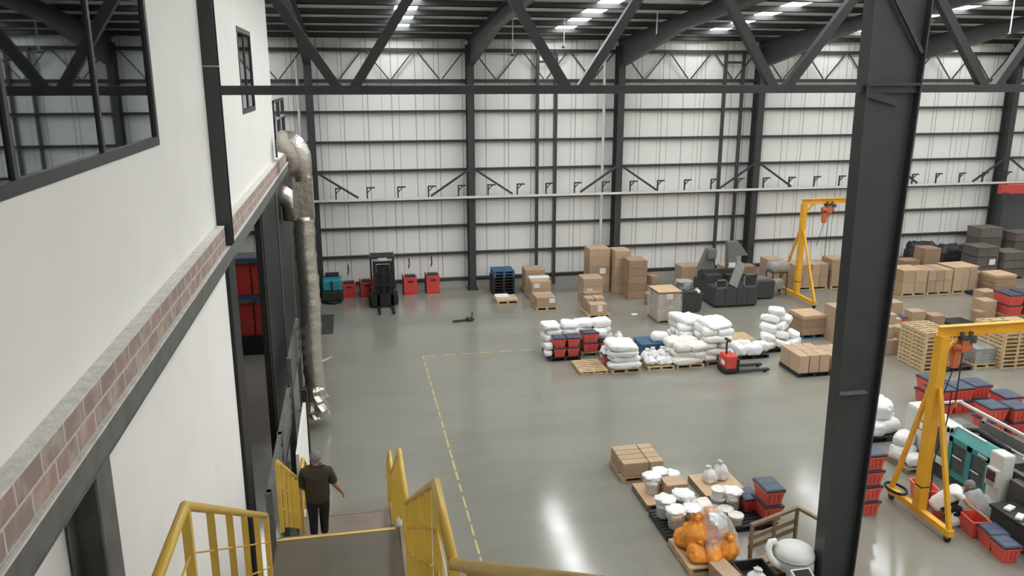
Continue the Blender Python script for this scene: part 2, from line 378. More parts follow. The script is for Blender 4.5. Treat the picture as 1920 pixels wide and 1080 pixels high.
# white cable tray with brackets
T(MB().box((BX[0]-.6, YW-.93, 4.31), (XR, YW-.81, 4.38)).box((BX[0]-.6, YW-.95, 4.30), (XR, YW-.92, 4.40)).build('cable_tray', 'white_metal'),
  'long white cable tray running along the far wall below the knee braces', 'cable tray')
kk = 0; x = BX[0]+.9
me_br = None
while x < BX[5]+.2:
    if me_br is None:
        me_br = MB().box((-.03,-.03,0), (.03,.03,.52)).box((-.03,-.03,.46), (.34,.03,.52)).bar((0,0,.26),(.2,0,.47),.04,.04).mesh('bracket', 'steel')
    o = add('tray_bracket', me_br, loc=(x, YW-.87, 4.38)); kk += 1
    T(o, 'small dark bracket standing on the white cable tray along far wall', 'bracket', 'cable tray brackets'); x += 1.335
for nm, x, z0, z1, lab in (('drain_pipe', -2.05, 0, 10.3, 'white vertical drain pipe on far wall left of the first tall column'), ('drain_pipe', 11.45, 0, 10.4, 'white vertical drain pipe beside the third tall wall column')):
    m_ = MB().tube([(x, YW-.32, z0), (x, YW-.32, z1)], .065)
    for z in (3.5, 6, 8.5):
        if z0 < z: m_.box((x-.08, YW-.36, z), (x+.08, YW-.2, z+.05))
    T(m_.build(nm, 'white_metal'), lab, 'pipe')
for i, (u, v) in enumerate(((961, 105), (1057, 90), (1231, 68), (1893, 65))):
    p = fl(u, v, 11.0) if v < 100 else fl(u, v, 10.6)
    yy = min(p.y, 31.0); f = yy/p.y; x_, z_ = p.x*f, H+(p.z-H)*f
    e_ = E('hanging_lamp_rod', 'thin pale rod hanging from the roof, %s from the left' % ORD[i], 'hanging rod', (x_, yy, z_), group='hanging rods')
    MB().tube([(0,0,.03), (0,0,zroof(yy)-z_)], .022, 6).build('rod', 'white_metal', e_); MB().lathe([(.05,0),(.09,.02),(.03,.08)], 10).build('tip', 'steel', e_)

# foreground jack truss on the line Y = 12.5
YT = 12.5
tr = E('roof_truss', 'dark steel truss crossing the hall in front, from left wall to big column', 'truss', (0, YT, 9.33))
NODES = [-.02, 3.42, 6.86, 10.75, 14.2, 17.6, 21.0, 24.5, 28]
MB().box((-1.8, -.08, -.065), (30, .08, .065)).build('bottom_chord', 'steel', tr)
MB().box((-1.8, -.08, 2.3), (30, .08, 2.45)).build('top_chord', 'steel', tr)
for i, x in enumerate(NODES):
    tl = (NODES[i-1]+x)/2 if i else x-1.72
    trr = (x+NODES[i+1])/2 if i < len(NODES)-1 else x+1.72
    MB().bar((x-.12, 0, .03), (tl+.08, 0, 2.33), .13, .14).build('diagonal', 'steel', tr)
    MB().bar((x+.12, 0, .03), (trr-.08, 0, 2.33), .13, .14).build('diagonal', 'steel', tr)
# big foreground column and left wall column
bc = E('steel_column', 'big dark tapered steel column standing in the front right of the hall', 'column', (0, YT, 0))
m_ = MB()
m_.prism([(8.47, -.015, 0), (9.14, -.015, 0), (9.40, -.015, 12.9), (8.30, -.015, 12.9)], (0, .03, 0)); m_.build('web', 'steel', bc)
MB().bar((8.47, 0, 0), (8.30, 0, 12.9), .03, .30, (0,1,0)).build('flange', 'steel', bc); MB().bar((9.14, 0, 0), (9.40, 0, 12.9), .03, .30, (0,1,0)).build('flange', 'steel', bc)
MB().box((8.35, -.15, 9.38), (9.32, .15, 9.42)).build('stiffener', 'steel', bc)
MB().box((8.44, -.15, 3.96), (9.0, -.02, 3.98)).build('stiffener', 'steel_light', bc)
MB().bar((8.42, -.06, 9.25), (9.0, -.06, 9.1), .03, .12).build('gusset', 'steel', bc)
MB().bar((8.38, -.1, 11.2), (9.3, -.1, 9.9), .05, .06).build('stiffener', 'steel', bc)
MB().box((8.38, -.2, 0), (9.25, .2, .04)).build('base_plate', 'steel', bc)
lc = E('wall_stanchion', 'dark steel stanchion rising against the white upper wall on brick ledge', 'column', (-1.87, YT, 7.10))
MB().ibeam((0,0,0), (0,0,5.9), .2, .2, .02, .02, (0,1,0)).build('shaft', 'steel', lc); MB().box((-.09,-.11,2.55), (.1,.12,2.57)).build('splice_plate', 'galv', lc)

# ---- left upper floor: plaster wall with openings, brick ledge, edge beam
XF, XW = -1.85, -1.97
WY = (-3.2, 9.23, 8.82, 11.2); SY = (16.52, 18.75, 8.83, 10.44); YE = 22.9
b = MB()
def wbox(y0, y1, z0, z1): b.box((XW-.15, y0, z0), (XW, y1, z1))
ZT = 14.9
wbox(Y0, WY[0], 7.3, ZT); wbox(WY[0], WY[1], 7.3, WY[2]); wbox(WY[0], WY[1], WY[3], ZT); wbox(WY[1], SY[0], 7.3, 13.4)
wbox(SY[0], SY[1], 7.3, SY[2]); wbox(SY[0], SY[1], SY[3], 12.6); wbox(SY[1], YE, 7.3, 12.4)
b.box((XL, YE-.15, 7.3), (XW-.15, YE, 12.4))
S(b.build('wall_left_upper', 'plaster'))
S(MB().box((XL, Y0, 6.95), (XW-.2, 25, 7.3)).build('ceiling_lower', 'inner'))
# upper office interior, dim
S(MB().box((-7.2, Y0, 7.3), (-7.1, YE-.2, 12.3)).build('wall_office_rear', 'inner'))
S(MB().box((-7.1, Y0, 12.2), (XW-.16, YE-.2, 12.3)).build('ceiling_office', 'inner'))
def window(n, y0, y1, z0, z1, mull, lab):
    e_ = E('window_%d' % n, lab, 'window', (XW, y0, z0)); e_['kind'] = 'structure'
    m_ = MB(); w, hh = y1-y0, z1-z0; t_ = .09
    m_.box((-.06, 0, 0), (.012, w, t_)); m_.box((-.06, 0, hh-t_), (.012, w, hh)); m_.box((-.06, 0, t_), (.012, t_, hh-t_)); m_.box((-.06, w-t_, t_), (.012, w, hh-t_))
    for q in mull: m_.box((-.03, q-y0-.03, t_), (.004, q-y0+.03, hh-t_))
    m_.build('window_frame', 'steel', e_)
    MB().box((-.022, t_, t_), (-.015, w-t_, hh-t_)).build('pane', 'glass', e_)
window(8, WY[0], WY[1], WY[2], WY[3], (-1.6, .4, 2.2, 3.9, 5.38, 7.25), 'large dark office window in the white upper left wall')
window(9, SY[0], SY[1], SY[2], SY[3], (17.6,), 'small tall window in the white upper wall beyond the stanchion')
T(MB().box((-7.08, 14.6, 10.05), (-7.0, 14.75, 10.2)).build('indicator_light', 'blue_led'), 'small blue indicator light glowing behind the office window', 'light')
# ledge: brick courses split by the stanchion notch
def ledge(y0, y1, n):
    e_ = E('brick_ledge', 'exposed red brick ledge under white upper wall, %s the stanchion' % n, 'brick ledge', (XF, y0, 7.09)); e_['kind'] = 'structure'
    MB().box((-.2, 0, 0), (0, y1-y0, .315)).build('brick_courses', 'brick', e_)
    MB().box((-.2, 0, .315), (.004, y1-y0, .335)).build('mortar_cap', 'mortar', e_)
ledge(Y0, 12.28, 'on the near side of'); ledge(12.72, 24.9, 'beyond')
eb = E('edge_beam', 'long grey steel beam carrying the brick ledge along the left wall', 'beam', (XF, Y0, 6.83)); eb['kind'] = 'structure'
LB = 25.3-Y0
MB().box((-.02, 0, .012), (.012, LB, .235)).build('web', 'steel_light', eb)
MB().box((-.12, 0, .235), (.03, LB, .255)).build('top_flange', 'mortar', eb); MB().box((-.22, 0, 0), (.02, LB, .014)).build('bottom_flange', 'steel_light', eb)
S(MB().box((-2.3, Y0, 0), (-2.12, 13.75, 6.95)).build('wall_left_lower', 'plaster'))
hc = E('wall_post', 'grey steel H post under the edge beam at the near left', 'post', (-1.87, 5.85, 0)); hc['kind'] = 'structure'
MB().ibeam((-.11,0,0), (-.11,0,6.83), .34, .24, .018, .016, (1,0,0)).build('shaft', 'steel_light', hc); MB().box((-.22,-.26,5.92), (-.02,-.1,5.94)).build('cleat', 'steel_light', hc)
# doorway in the lower wall
dp = E('portal_frame', 'black steel portal frame of the tall opening beyond the lower white wall', 'portal frame', (-2.1, 13.78, 0)); dp['kind'] = 'structure'
MB().box((-.18, 0, 0), (.04, .75, 6.83)).build('post', 'steel_black', dp); MB().box((-.12, 5.25, 0), (.02, 5.45, 6.83)).build('post', 'steel_black', dp)
MB().box((-.16, .7, 6.55), (.02, 5.3, 6.83)).build('crossbeam', 'steel_black', dp)
MB().box((-.3, .3, 6.42), (-.12, 11, 6.52)).build('soffit_strip', 'mortar', dp)
for i, (y0, y1) in enumerate(((19.25, 22.9), (23.0, 27.2))):
    pn = E('black_panel', 'tall black wall panel beside the opening, %s' % ('nearer one' if i == 0 else 'farther one behind the foil duct'), 'panel', (-2.06, y0, 0)); pn['kind'] = 'structure'
    MB().box((-.1, 0, .3), (0, y1-y0, 6.6)).build('sheet', 'steel_black', pn); MB().box((0, y1-y0-.1, .3), (.03, y1-y0+.04, 6.6)).build('edge_strip', 'steel_light', pn)
S(MB().box((-2.3, 27.2, 0), (-2.15, YW, 6.9)).build('wall_left_end', 'steel_black'))
# guard rail at the end of the upper floor
gr = E('guard_rail', 'dark steel guard rail on the upper floor past the white wall', 'guard rail', (-1.98, 23.05, 7.3))
for q in (0, 1.7, 3.4): MB().box((-.05, q-.05, 0), (.05, q+.05, 1.62)).build('post', 'steel', gr)
for z in (1.58, 1.1, .55): MB().box((-.04, -.05, z-.03), (.04, 3.45, z+.03)).build('rail', 'steel' if z > 1.2 else 'galv', gr)
S(MB().box((-2.3, 22.9, 7.2), (-1.88, 26.6, 7.3)).build('trim_1', 'steel'))

# ---- foil ducts
dk = E('air_duct', 'thick foil wrapped air duct coming down past the end of brick ledge', 'duct', (-1.28, 22, 0))
pr_ = [(0,0,6.9), (0,0,7.3), (-.02,0,7.55), (-.10,.02,7.75), (-.24,.06,7.88), (-.5,.12,7.92)]
MB().tube(pr_, [.27,.28,.30,.31,.31,.29], 18).build('elbow', 'foil', dk, True)
m_ = MB(); m_.box((-.24,-.22,5.9), (.27,.22,7.0)); m_.build('square_section', 'foil', dk)
pts = []; rr = []
z = 5.97; i = 0
while z > .75: pts.append((.02*math.sin(z*2.1), 0, z)); rr.append(.275+.012*math.sin(i*2.3)+.008*math.sin(i*5.1)); z -= .12; i += 1
MB().tube(pts, rr, 18).build('pipe', 'foil', dk, True)
MB().lathe([(.27,1.25),(.32,1.15),(.29,1.0),(.35,.85),(.30,.74),(.38,.58),(.33,.44),(.37,.34),(.2,.28)], 26, jit=.5, seed=3).build('ragged_end', 'foil', dk, False)
MB().bar((.25,0,1.9), (.5,.05,2.0), .05, .03).build('loose_wire', 'white_metal', dk)
d2 = E('air_duct', 'short foil duct elbow above the farther black panel', 'duct', (-1.72, 24.3, 5.5))
MB().tube([(0,0,0), (0,0,.35), (-.05,0,.55), (-.25,0,.72), (-.5,0,.74)], .30, 16).build('elbow', 'foil', d2, True)

# ---- low wall, grey barrier
S(MB().box((-1.44, 16.4, 0), (-1.37, 19.3, 1.8)).build('wall_low', 'plaster'))
S(MB().box((-1.46, 19.32, 0), (-1.33, 19.5, 2.1)).build('trim_2', 'steel_black'))
gb = E('barrier_rail', 'grey steel barrier of stacked horizontal rails between opening and stair', 'barrier', (-1.72, 13.7, 0))
for z in (2.3, 2.02, 1.74, 1.46): MB().box((-.04, 0, z-.06), (.04, 5.4, z+.06)).build('rail', 'steel_light', gb)
for q in (.1, 2.6, 5.3): MB().box((-.06, q-.06, 0), (.06, q+.06, 2.36)).build('post', 'steel_light', gb)
gb2 = E('barrier_rail', 'farther grey steel barrier beside the foil duct foot', 'barrier', (-1.74, 19.7, 0))
for z in (2.75, 2.45, 2.15, 1.85): MB().box((-.04, 0, z-.06), (.04, 3.6, z+.06)).build('rail', 'steel_light', gb2)
for q in (.1, 3.5): MB().box((-.06, q-.06, 0), (.06, q+.06, 2.8)).build('post', 'steel_light', gb2)
# red storage rack in the side room
rk = E('storage_rack', 'black based storage rack with blue beams seen through the opening', 'rack', (-4.0, 29.2, 0))
MB().box((-1.3, -.55, 0), (1.3, .55, .70)).build('base', 'steel_black', rk)
for x, y in ((-1.25,-.5),(1.25,-.5),(-1.25,.5),(1.25,.5)): MB().box((x-.05,y-.05,.7),(x+.05,y+.05,4.6)).build('upright', 'steel', rk)
for z in (2.15, 3.5):
    MB().box((-1.3,-.55,z-.14), (1.3,-.45,z)).build('beam', 'blue_plastic', rk); MB().box((-1.25,-.5,z-.03), (1.25,.5,z)).build('shelf', 'steel', rk)
def redbox(): return MB().box((-.38,-.42,0), (.38,.42,.56)).box((-.39,-.43,.44), (.39,.43,.5)).mesh('red_crate', 'red_machine')
for z in (.705, 1.275, 2.155, 2.72):
    for x in (-.82, 0, .82):
        o = add('red_crate', cached('redbox', redbox), loc=(-4.0+x, 29.2, z))
        T(o, 'red plastic crate on the rack seen through the black portal', 'crate', 'red crates on the side room rack')
for i, y in enumerate((18.0, 25.0)):  # unseen emitters added to brighten the dark side room floor
    e_ = E('side_room_fill', 'added fill light brightening the side room, %s' % ('near the portal' if i == 0 else 'above the rack'), 'fill light', (-4.6, y, 6.78))
    MB().box((-.2,-1.2,.06),(.2,1.2,.17)).build('fill_housing', 'white_metal', e_); MB().box((-.15,-1.15,.03),(.15,1.15,.06)).build('fill_emitter', 'fill_lamp', e_)

# ================================================================== STAIR
SXL, SXR = -1.28, .56
def rail_side(x, pts, lab, skip_end=False):
    """pts: list of (y, z_handrail); posts at breaks, balusters between, two thin mid rails"""
    e_ = E('stair_railing', lab, 'railing', (x, pts[0][0], pts[0][1]-1.07))
    o0 = Vector((x, pts[0][0], pts[0][1]-1.07))
    P = [Vector((x, y, z))-o0 for y, z in pts]
    MB().tube(P, .035, 12).build('handrail', 'yellow', e_, True)
    hgt = 1.07
    for p in P: MB().box((p.x-.03, p.y-.03, p.z-hgt), (p.x+.03, p.y+.03, p.z-.02)).build('post', 'yellow', e_)
    for a, b_ in zip(P, P[1:]):
        n = max(1, int(round((b_.y-a.y)/.75)))
        for k_ in range(1, n):
            c = a.lerp(b_, k_/n); MB().box((c.x-.030, c.y-.006, c.z-hgt+.08), (c.x+.030, c.y+.006, c.z-.03)).build('baluster', 'yellow', e_)
        for d_ in (.36, .70): MB().tube([a-Vector((0,0,d_)), b_-Vector((0,0,d_))], .009, 6).build('mid_rail', 'yellow', e_)
    return e_
ZP, ZA, ZB, ZC = 7.62, 5.66, 3.17, 1.18
YA, YB, YC = (4.25, 5.25), (9.16, 10.75), (14.15, 14.85)
rail_side(-1.2, [(4.25, 6.73), (5.25, 6.73), (9.16, 4.44)], 'yellow stair railing on the wall side of the nearest flight')
rail_side(.48, [(-.6, 8.69), (1.05, 8.69), (4.22, 6.74)], 'yellow stair railing at bottom centre, right side of the topmost flight')
rail_side(.48, [(4.28, 6.73), (5.25, 6.73), (9.16, 4.44)], 'yellow stair railing on the open side of the second flight')
rail_side(.48, [(9.22, 4.38), (10.75, 4.38), (14.15, 2.32)], 'yellow stair railing on the open side, right of the walking person')
rail_side(.48, [(14.2, 2.30), (15.1, 2.30), (17.0, 1.07)], 'farthest yellow stair railing on the open side, down to floor')
rail_side(-1.2, [(10.75, 4.36), (14.15, 2.32)], 'yellow stair railing on the wall side, left of the walking person')
rail_side(-1.2, [(14.2, 2.30), (15.1, 2.30), (17.0, 1.07)], 'farthest yellow stair railing beside the low white wall')
st = E('staircase', 'brown steel staircase stepping down along the left wall with plate landings', 'staircase', (0, 0, 0))
def landing(y0, y1, z, m_='stair'):
    MB().box((SXL, y0, z-.06), (SXR, y1, z)).build('landing', m_, st)
    MB().box((SXL, y1-.05, z), (SXR-.18, y1, z+.006)).build('nosing', 'yellow' if m_ == 'stair' else 'stair_pale', st)
landing(-1.5, 1.0, ZP); landing(YA[0], YA[1], ZA); landing(YB[0], YB[1], ZB); landing(YC[0], YC[1], ZC, 'stair_pale')
def flight(y0, z0, y1, z1, n):
    dy, dz = (y1-y0)/n, (z0-z1)/n
    for k_ in range(1, n): MB().box((SXL+.04, y0+dy*(k_-1)+.0, z0-dz*k_-.045), (SXR-.04, y0+dy*k_+.03, z0-dz*k_)).build('tread', 'stair_pale', st)
    for x in (SXL, SXR-.05): MB().prism([(x, y0, z0-.30), (x, y0, z0+.02), (x, y1, z1+.02), (x, y1, max(0, z1-.30))], (.05, 0, 0)).build('stringer', 'steel_light', st)
flight(1.0, ZP, YA[0], ZA, 11); flight(YA[1], ZA, YB[0], ZB, 13); flight(YB[1], ZB, YC[0], ZC, 11); flight(YC[1], ZC, 16.9, 0, 7)
for y0, y1, z in ((YA[0], YA[1], ZA), (YB[0], YB[1], ZB), (YC[0], YC[1], ZC)):
    MB().box((SXR-.12, y0, z-.26), (SXR, y1, z+.02)).build('stringer', 'stair_pale', st)
    for x in (SXL+.05, SXR-.1):
        for y in (y0+.05, y1-.1): MB().box((x-.05, y-.05, 0), (x+.05, y+.05, z-.06)).build('support_leg', 'steel_light', st)
for x in (SXL+.05, SXR-.1): MB().box((x-.05, .8, 0), (x+.05, .9, ZP-.06)).build('support_leg', 'steel_light', st)

# floor paint lines
def line(p, q, lab, w=.05, mm='yellow_line'):
    p = Vector((p[0], p[1], .002)); q = Vector((q[0], q[1], .002)); m_ = MB(); d = (q-p); n = max(1, int(d.length/.62))
    rnd = random.Random(int(p.x*10+p.y))
    for k_ in range(n):
        a = p+d*(k_/n); b_ = p+d*((k_+rnd.uniform(.62, .99))/n); m_.bar(a, b_, w*rnd.uniform(.7, 1.0), .002)
    o = m_.build('trim_%d' % (3+line.n), mm); line.n += 1
    S(o, lab, 'floor line')
line.n = 0
M['yellow_line'] = mat('worn_yellow_line', (.62, .50, .13), .5, var=.2, scale=8, col2=(.40, .36, .18))
M['pale_line'] = mat('faded_line', (.30, .28, .20), .5, var=.15)
line((2.17, 27.36), (2.22, 11.5), 'worn yellow floor line running toward the stair')
line((2.17, 27.36), (6.3, 27.33), 'worn yellow floor line running toward the red totes')
line((.5, 29.1), (7.0, 29.2), 'faint far floor line parallel to the yellow one', .03, 'pale_line')
T(MB().box((-1.95, 30.65, 0), (-.98, 33.3, .02)).build('floor_mat', 'mat'), 'dark rubber mat on floor beside the foil duct', 'mat')


# ================================================================== PROP BUILDERS
def pallet_meshes(L, W, style):
    deck = MB(); n = 7 if style == 'wood' else 9; t = .02
    for i in range(n):
        y = -W/2 + (W-.09)*i/(n-1); deck.box((-L/2, y, .115), (L/2, y+.09, .115+t))
    me = [('deck_planks', deck.mesh('deck_planks', {'wood': 'wood', 'old': 'wood_old', 'black': 'black_plastic', 'blue': 'blue_plastic'}[style]))]
    for x in (-L/2, -.045, L/2-.09): me.append(('stringer', MB().box((x, -W/2, .02), (x+.09, W/2, .115)).mesh('stringer', {'wood': 'wood', 'old': 'wood_old', 'black': 'black_plastic', 'blue': 'blue_plastic'}[style])))
    bt = MB()
    for y in (-W/2, -.05, W/2-.1): bt.box((-L/2, y, 0), (L/2, y+.1, .02))
    me.append(('bottom_planks', bt.mesh('bottom_planks', {'wood': 'wood', 'old': 'wood_old', 'black': 'black_plastic', 'blue': 'blue_plastic'}[style])))
    return me
PT = .136
def pallet(x0, y0, w, d, label, style='wood', rz=0, z=0, group=None):
    """front-left corner x0,y0, width w along X, depth d along Y"""
    e_ = E('pallet', label, 'pallet', (x0+w/2, y0+d/2, z), rz, group)
    for nm, me in cached(('pal', round(w, 2), round(d, 2), style), lambda: pallet_meshes(w, d, style)): add(nm, me, e_)
    return e_
def carton_mesh(w, d, h, m_):
    b = MB(); g = .006
    b.box((-w/2+g, -d/2+g, .002), (w/2-g, d/2-g, h-.006)).bevel(min(.012, h*.08), 1)
    # top flaps meeting along the long axis
    b.box((-w/2+.012, -d/2+.012, h-.012), (w/2-.012, -.004, h)); b.box((-w/2+.012, .004, h-.012), (w/2-.012, d/2-.012, h))
    return b.mesh('carton', m_)
def carton(x0, y0, z0, w, d, h, label, m_='card', rz=0, group=None, tape=True, tag=None, tagside=-1):
    o = add('carton', cached(('ct', round(w,2), round(d,2), round(h,2), m_), lambda: carton_mesh(w, d, h, m_)), loc=(x0+w/2, y0+d/2, z0), rz=rz)
    T(o, label, 'box', group)
    if tape:
        def tp():
            b = MB(); b.box((-w/2-.001+.006, -.022, h-.001), (w/2-.005, .022, h+.0015)); b.box((-w/2+.003, -.022, h*.72), (-w/2+.007, .022, h)); return b.mesh('tape', 'tape')
        add('tape', cached(('tp', round(w,2), round(d,2), round(h,2)), tp), o)
    if tag:
        tx, tz, tw, th = tag
        MB().box((tx-tw/2, -d/2+.001, tz-th/2), (tx+tw/2, -d/2+.004, tz+th/2)).build('shipping_label', 'paper', o)
    return o
def word(i, n, ws):
    if n == 1: return ''
    if n == 2: return (ws[0], ws[2])[i]
    if n == 3: return ws[i]
    return (ws[0] if i == 0 else ws[2] if i == n-1 else ORD[i])
def stack(x0, y0, z0, w, d, h, nx, ny, nz, name, m_='card', jit=.008, tag=None, skip=(), rows='all', tape=True):
    """block of cartons; each labelled by its layer and place in the named stack"""
    cw, cd, ch = w/nx, d/ny, h/nz; r = random.Random(int(x0*100+y0*10)); n_ = 0
    for k_ in range(nz):
        for j in range(ny):
            for i in range(nx):
                if (i, j, k_) in skip: continue
                if rows == 'shell' and j > 0 and i > 0 and k_ < nz-1: continue
                lay = ('bottom', 'middle', 'top')[k_] if nz == 3 else (('bottom', 'top')[k_] if nz == 2 else ('' if nz == 1 else ('bottom' if k_ == 0 else 'top' if k_ == nz-1 else ORD[k_])))
                co = word(i, nx, ('left', 'centre', 'right')); ro = word(j, ny, ('front', 'middle', 'rear'))
                if nx > 3 and co not in ('left', 'right'): co += ' column'
                if ny > 3 and ro not in ('front', 'rear'): ro += ' row'
                bits = ' '.join(q for q in (lay and lay+' layer', ro, co) if q)
                lab = ('brown carton, %s, in %s' % (bits, name)) if bits else 'brown carton, '+name
                tg = tag[1:] if tag and tag[0] == (i, j, k_) else None
                carton(x0+cw*i+r.uniform(-jit, jit), y0+cd*j+r.uniform(-jit, jit), z0+ch*k_, cw-.006, cd-.006, ch, lab, m_, r.uniform(-.015, .015), name, tape and k_ == nz-1, tg); n_ += 1
    return n_
def sack_mesh(seed, L, W, Hh, m_):
    """filled sack: boxy pillow with sagging faces, creases and flattened sewn ends"""
    b = bmesh.new(); bmesh.ops.create_icosphere(b, subdivisions=5, radius=1)
    def sp(v, p): return math.copysign(abs(v)**p, v)
    for v in b.verts:
        n = v.co.copy(); x, y, z = sp(n.x, .42), sp(n.y, .46), sp(n.z, .62)
        pin = 1 - .35*max(0, abs(x)-.80)/.20
        z *= pin; y *= 1-.06*abs(x)**3
        S_ = Vector((x*L*3.2+seed*3.3, y*W*3.2, z*Hh*3.2+seed))
        q = noise.noise(S_*.9)*.16 + noise.noise(S_*2.1)*.09 - abs(noise.noise(S_*3.3+Vector((9,2,4))))*.10
        v.co = Vector((x*L/2*(1+q*.30), y*W/2*(1+q*.5), z*Hh/2*(1+q*1.25)))
        if v.co.z < -Hh*.42: v.co.z = -Hh*.42
        v.co.z += Hh*.42
    me = bpy.data.meshes.new('woven_sack'); b.to_mesh(me); b.free(); me.materials.append(M[m_])
    for p in me.polygons: p.use_smooth = True
    return me
def sack(x, y, z, L, W, Hh, rz, label, m_='sack', tilt=(0, 0), group=None, cat='sack', name='woven_sack'):
    seed = random.randrange(4)
    o = add(name, cached(('sk', seed, round(L,2), round(W,2), round(Hh,2), m_), lambda: sack_mesh(seed, L, W, Hh, m_)), loc=(x, y, z))
    o.rotation_euler = (tilt[0], tilt[1], rz); T(o, label, cat, group); return o
def pile(x0, y0, z0, w, d, layers, name, hh=.2, m_='sack', shrink=.0, jit=.07, wob=.2, kind='white'):
    """layers: list of (nx, ny) counts of sacks per layer"""
    r = random.Random(int(x0*31+y0*17)); z = z0
    for k_, (nx, ny) in enumerate(layers):
        s_ = shrink*k_; ww, dd = w-2*s_, d-s_
        for j in range(ny):
            for i in range(nx):
                cx = x0+s_+ww*(i+.5)/nx+r.uniform(-jit, jit); cy = y0+s_*.5+dd*(j+.5)/ny+r.uniform(-jit, jit)
                L_, W_ = ww/nx, dd/ny; rz = r.uniform(-wob, wob)
                if L_ < W_: L_, W_ = W_, L_; rz += math.pi/2
                n_ = len(layers)
                lay = 'topmost' if k_ == n_-1 and nx*ny == 1 else ('top layer' if k_ == n_-1 else 'bottom layer' if k_ == 0 else ORD[k_]+' layer')
                bits = ' '.join(q for q in (word(j, ny, ('front', 'middle', 'rear')), word(i, nx, ('left', 'centre', 'right'))) if q)
                sack(cx, cy, z+r.uniform(0, .01), L_*1.08, W_*1.10, hh*r.uniform(1.12, 1.28), rz, '%s sack, %s %s, %s' % (kind, lay, bits, name), m_, (r.uniform(-.06, .06), r.uniform(-.06, .06)), name)
        z += hh
    return z
def bag_mesh(seed, r0, h, m_, tied=True):
    """crumpled plastic bag: slumped body, gathered neck, flared top"""
    b = MB(); n = 36; rows = 22
    pr = [(0,.72),(.06,.92),(.2,1.04),(.38,1.0),(.55,.88),(.70,.66),(.80,.42),(.86,.30),(.93,.36),(1.0,.44)] if tied else [(0,.78),(.3,.9),(.7,.98),(.85,1.04),(.93,1.02),(1.0,.7)]
    def rad(t):
        for (a, ra), (c, rc) in zip(pr, pr[1:]):
            if t <= c: return ra+(rc-ra)*(t-a)/(c-a)
        return pr[-1][1]
    rings = []
    for j in range(rows+1):
        t = j/rows; ring = []
        for k_ in range(n):
            a = 2*math.pi*k_/n; c, s_ = math.cos(a), math.sin(a)
            q = 1+.30*noise.noise(Vector((c*1.3+seed*5.3, s_*1.3, t*1.8)))+.16*noise.noise(Vector((c*3.1, s_*3.1+seed*2.7, t*4)))-.10*abs(noise.noise(Vector((c*3.6+seed, s_*3.6, t*3.4))))
            r_ = r0*rad(t)*q; dz = .10*h*noise.noise(Vector((c*1.7, s_*1.7+seed, 3.1)))*t
            ring.append(b.bm.verts.new((r_*c+.10*r0*t*math.sin(seed*2.1), r_*s_+.12*r0*t*math.cos(seed*3.3), t*h+dz)))
        rings.append(ring)
    for A, B in zip(rings, rings[1:]):
        for k_ in range(n): b.bm.faces.new((A[k_], A[(k_+1)%n], B[(k_+1)%n], B[k_]))
    b.bm.faces.new(rings[0][::-1]); b.bm.faces.new(rings[-1])
    return b.mesh('poly_bag', m_, True)
def polybag(x, y, z, r0, h, label, m_='bag', tied=True, group=None, tilt=(0,0), name='poly_bag', cat='bag'):
    seed = random.randrange(5)
    o = add(name, cached(('bg', seed, round(r0,2), round(h,2), m_, tied), lambda: bag_mesh(seed, r0, h, m_, tied)), loc=(x, y, z), rz=random.uniform(0, 6))
    o.rotation_euler = (tilt[0], tilt[1], random.uniform(0, 6)); T(o, label, cat, group)
    return o
def bucket(x, y, z, label, lined=True, r0=.17, h=.34, group=None):
    e_ = E('bucket', label, 'bucket', (x, y, z), random.uniform(0, 6), group)
    add('body', cached(('bk', r0, h), lambda: MB().lathe([(r0*.82,0),(r0*.86,.02),(r0*.97,h*.86),(r0*1.04,h*.87),(r0*1.04,h*.92),(r0,h*.93),(r0,h),(r0*.93,h),(r0*.93,h*.95),(.01,h*.93)], 20).mesh('body', 'bucket', True)), e_)
    if lined:
        sd = random.randrange(4); add('liner', cached(('ln', r0, h, sd), lambda: bag_mesh(sd+3, r0*1.13, h*.66, 'bag', False)), e_, loc=(0,0,h*.46))
    else: add('lid', cached(('ld', r0), lambda: MB().lathe([(r0*1.06,0),(r0*1.08,.03),(r0*.98,.035),(r0*.9,.022),(.01,.02)], 20).mesh('lid', 'sack_cream', True)), e_, loc=(0,0,h))
    return e_
def tote_meshes(w, d, h, openbox):
    b = MB(); t = .012; i = .045
    b.frustum((-w/2, -d/2), (w/2, d/2), i, 0, h-.05)
    if openbox:
        # hollow: shell walls
        b = MB()
        vo = lambda z, s: [(-w/2+s, -d/2+s, z), (w/2-s, -d/2+s, z), (w/2-s, d/2-s, z), (-w/2+s, d/2-s, z)]
        rings = [[b.bm.verts.new(p) for p in q] for q in (vo(0, i), vo(h-.03, 0), vo(h, -.02), vo(h, .02), vo(.02, i+t))]
        for A, B in zip(rings, rings[1:]):
            for k_ in range(4): b.bm.faces.new((A[k_], A[(k_+1) % 4], B[(k_+1) % 4], B[k_]))
        b.bm.faces.new(rings[0][::-1]); b.bm.faces.new(rings[-1])
    else:
        b.box((-w/2-.012, -d/2-.012, h-.09), (w/2+.012, d/2+.012, h-.05))
        for x in (-w/4, 0, w/4): b.box((x-.012, -d/2-.004, h*.25), (x+.012, -d/2+.04, h-.06))
    body = b.mesh('body', 'red')
    l = MB(); l.box((-w/2-.02, -d/2-.02, 0), (w/2+.02, d/2+.02, .045)).bevel(.008, 1)
    rim = l.mesh('rim', 'navy_dark'); p = MB(); p.box((-w/2+.02, -d/2+.02, .03), (w/2-.02, d/2-.02, .052)); p.box((-w/2+.02, -.012, .05), (w/2-.02, .012, .056)); pan = p.mesh('lid', 'navy')
    return body, rim, pan
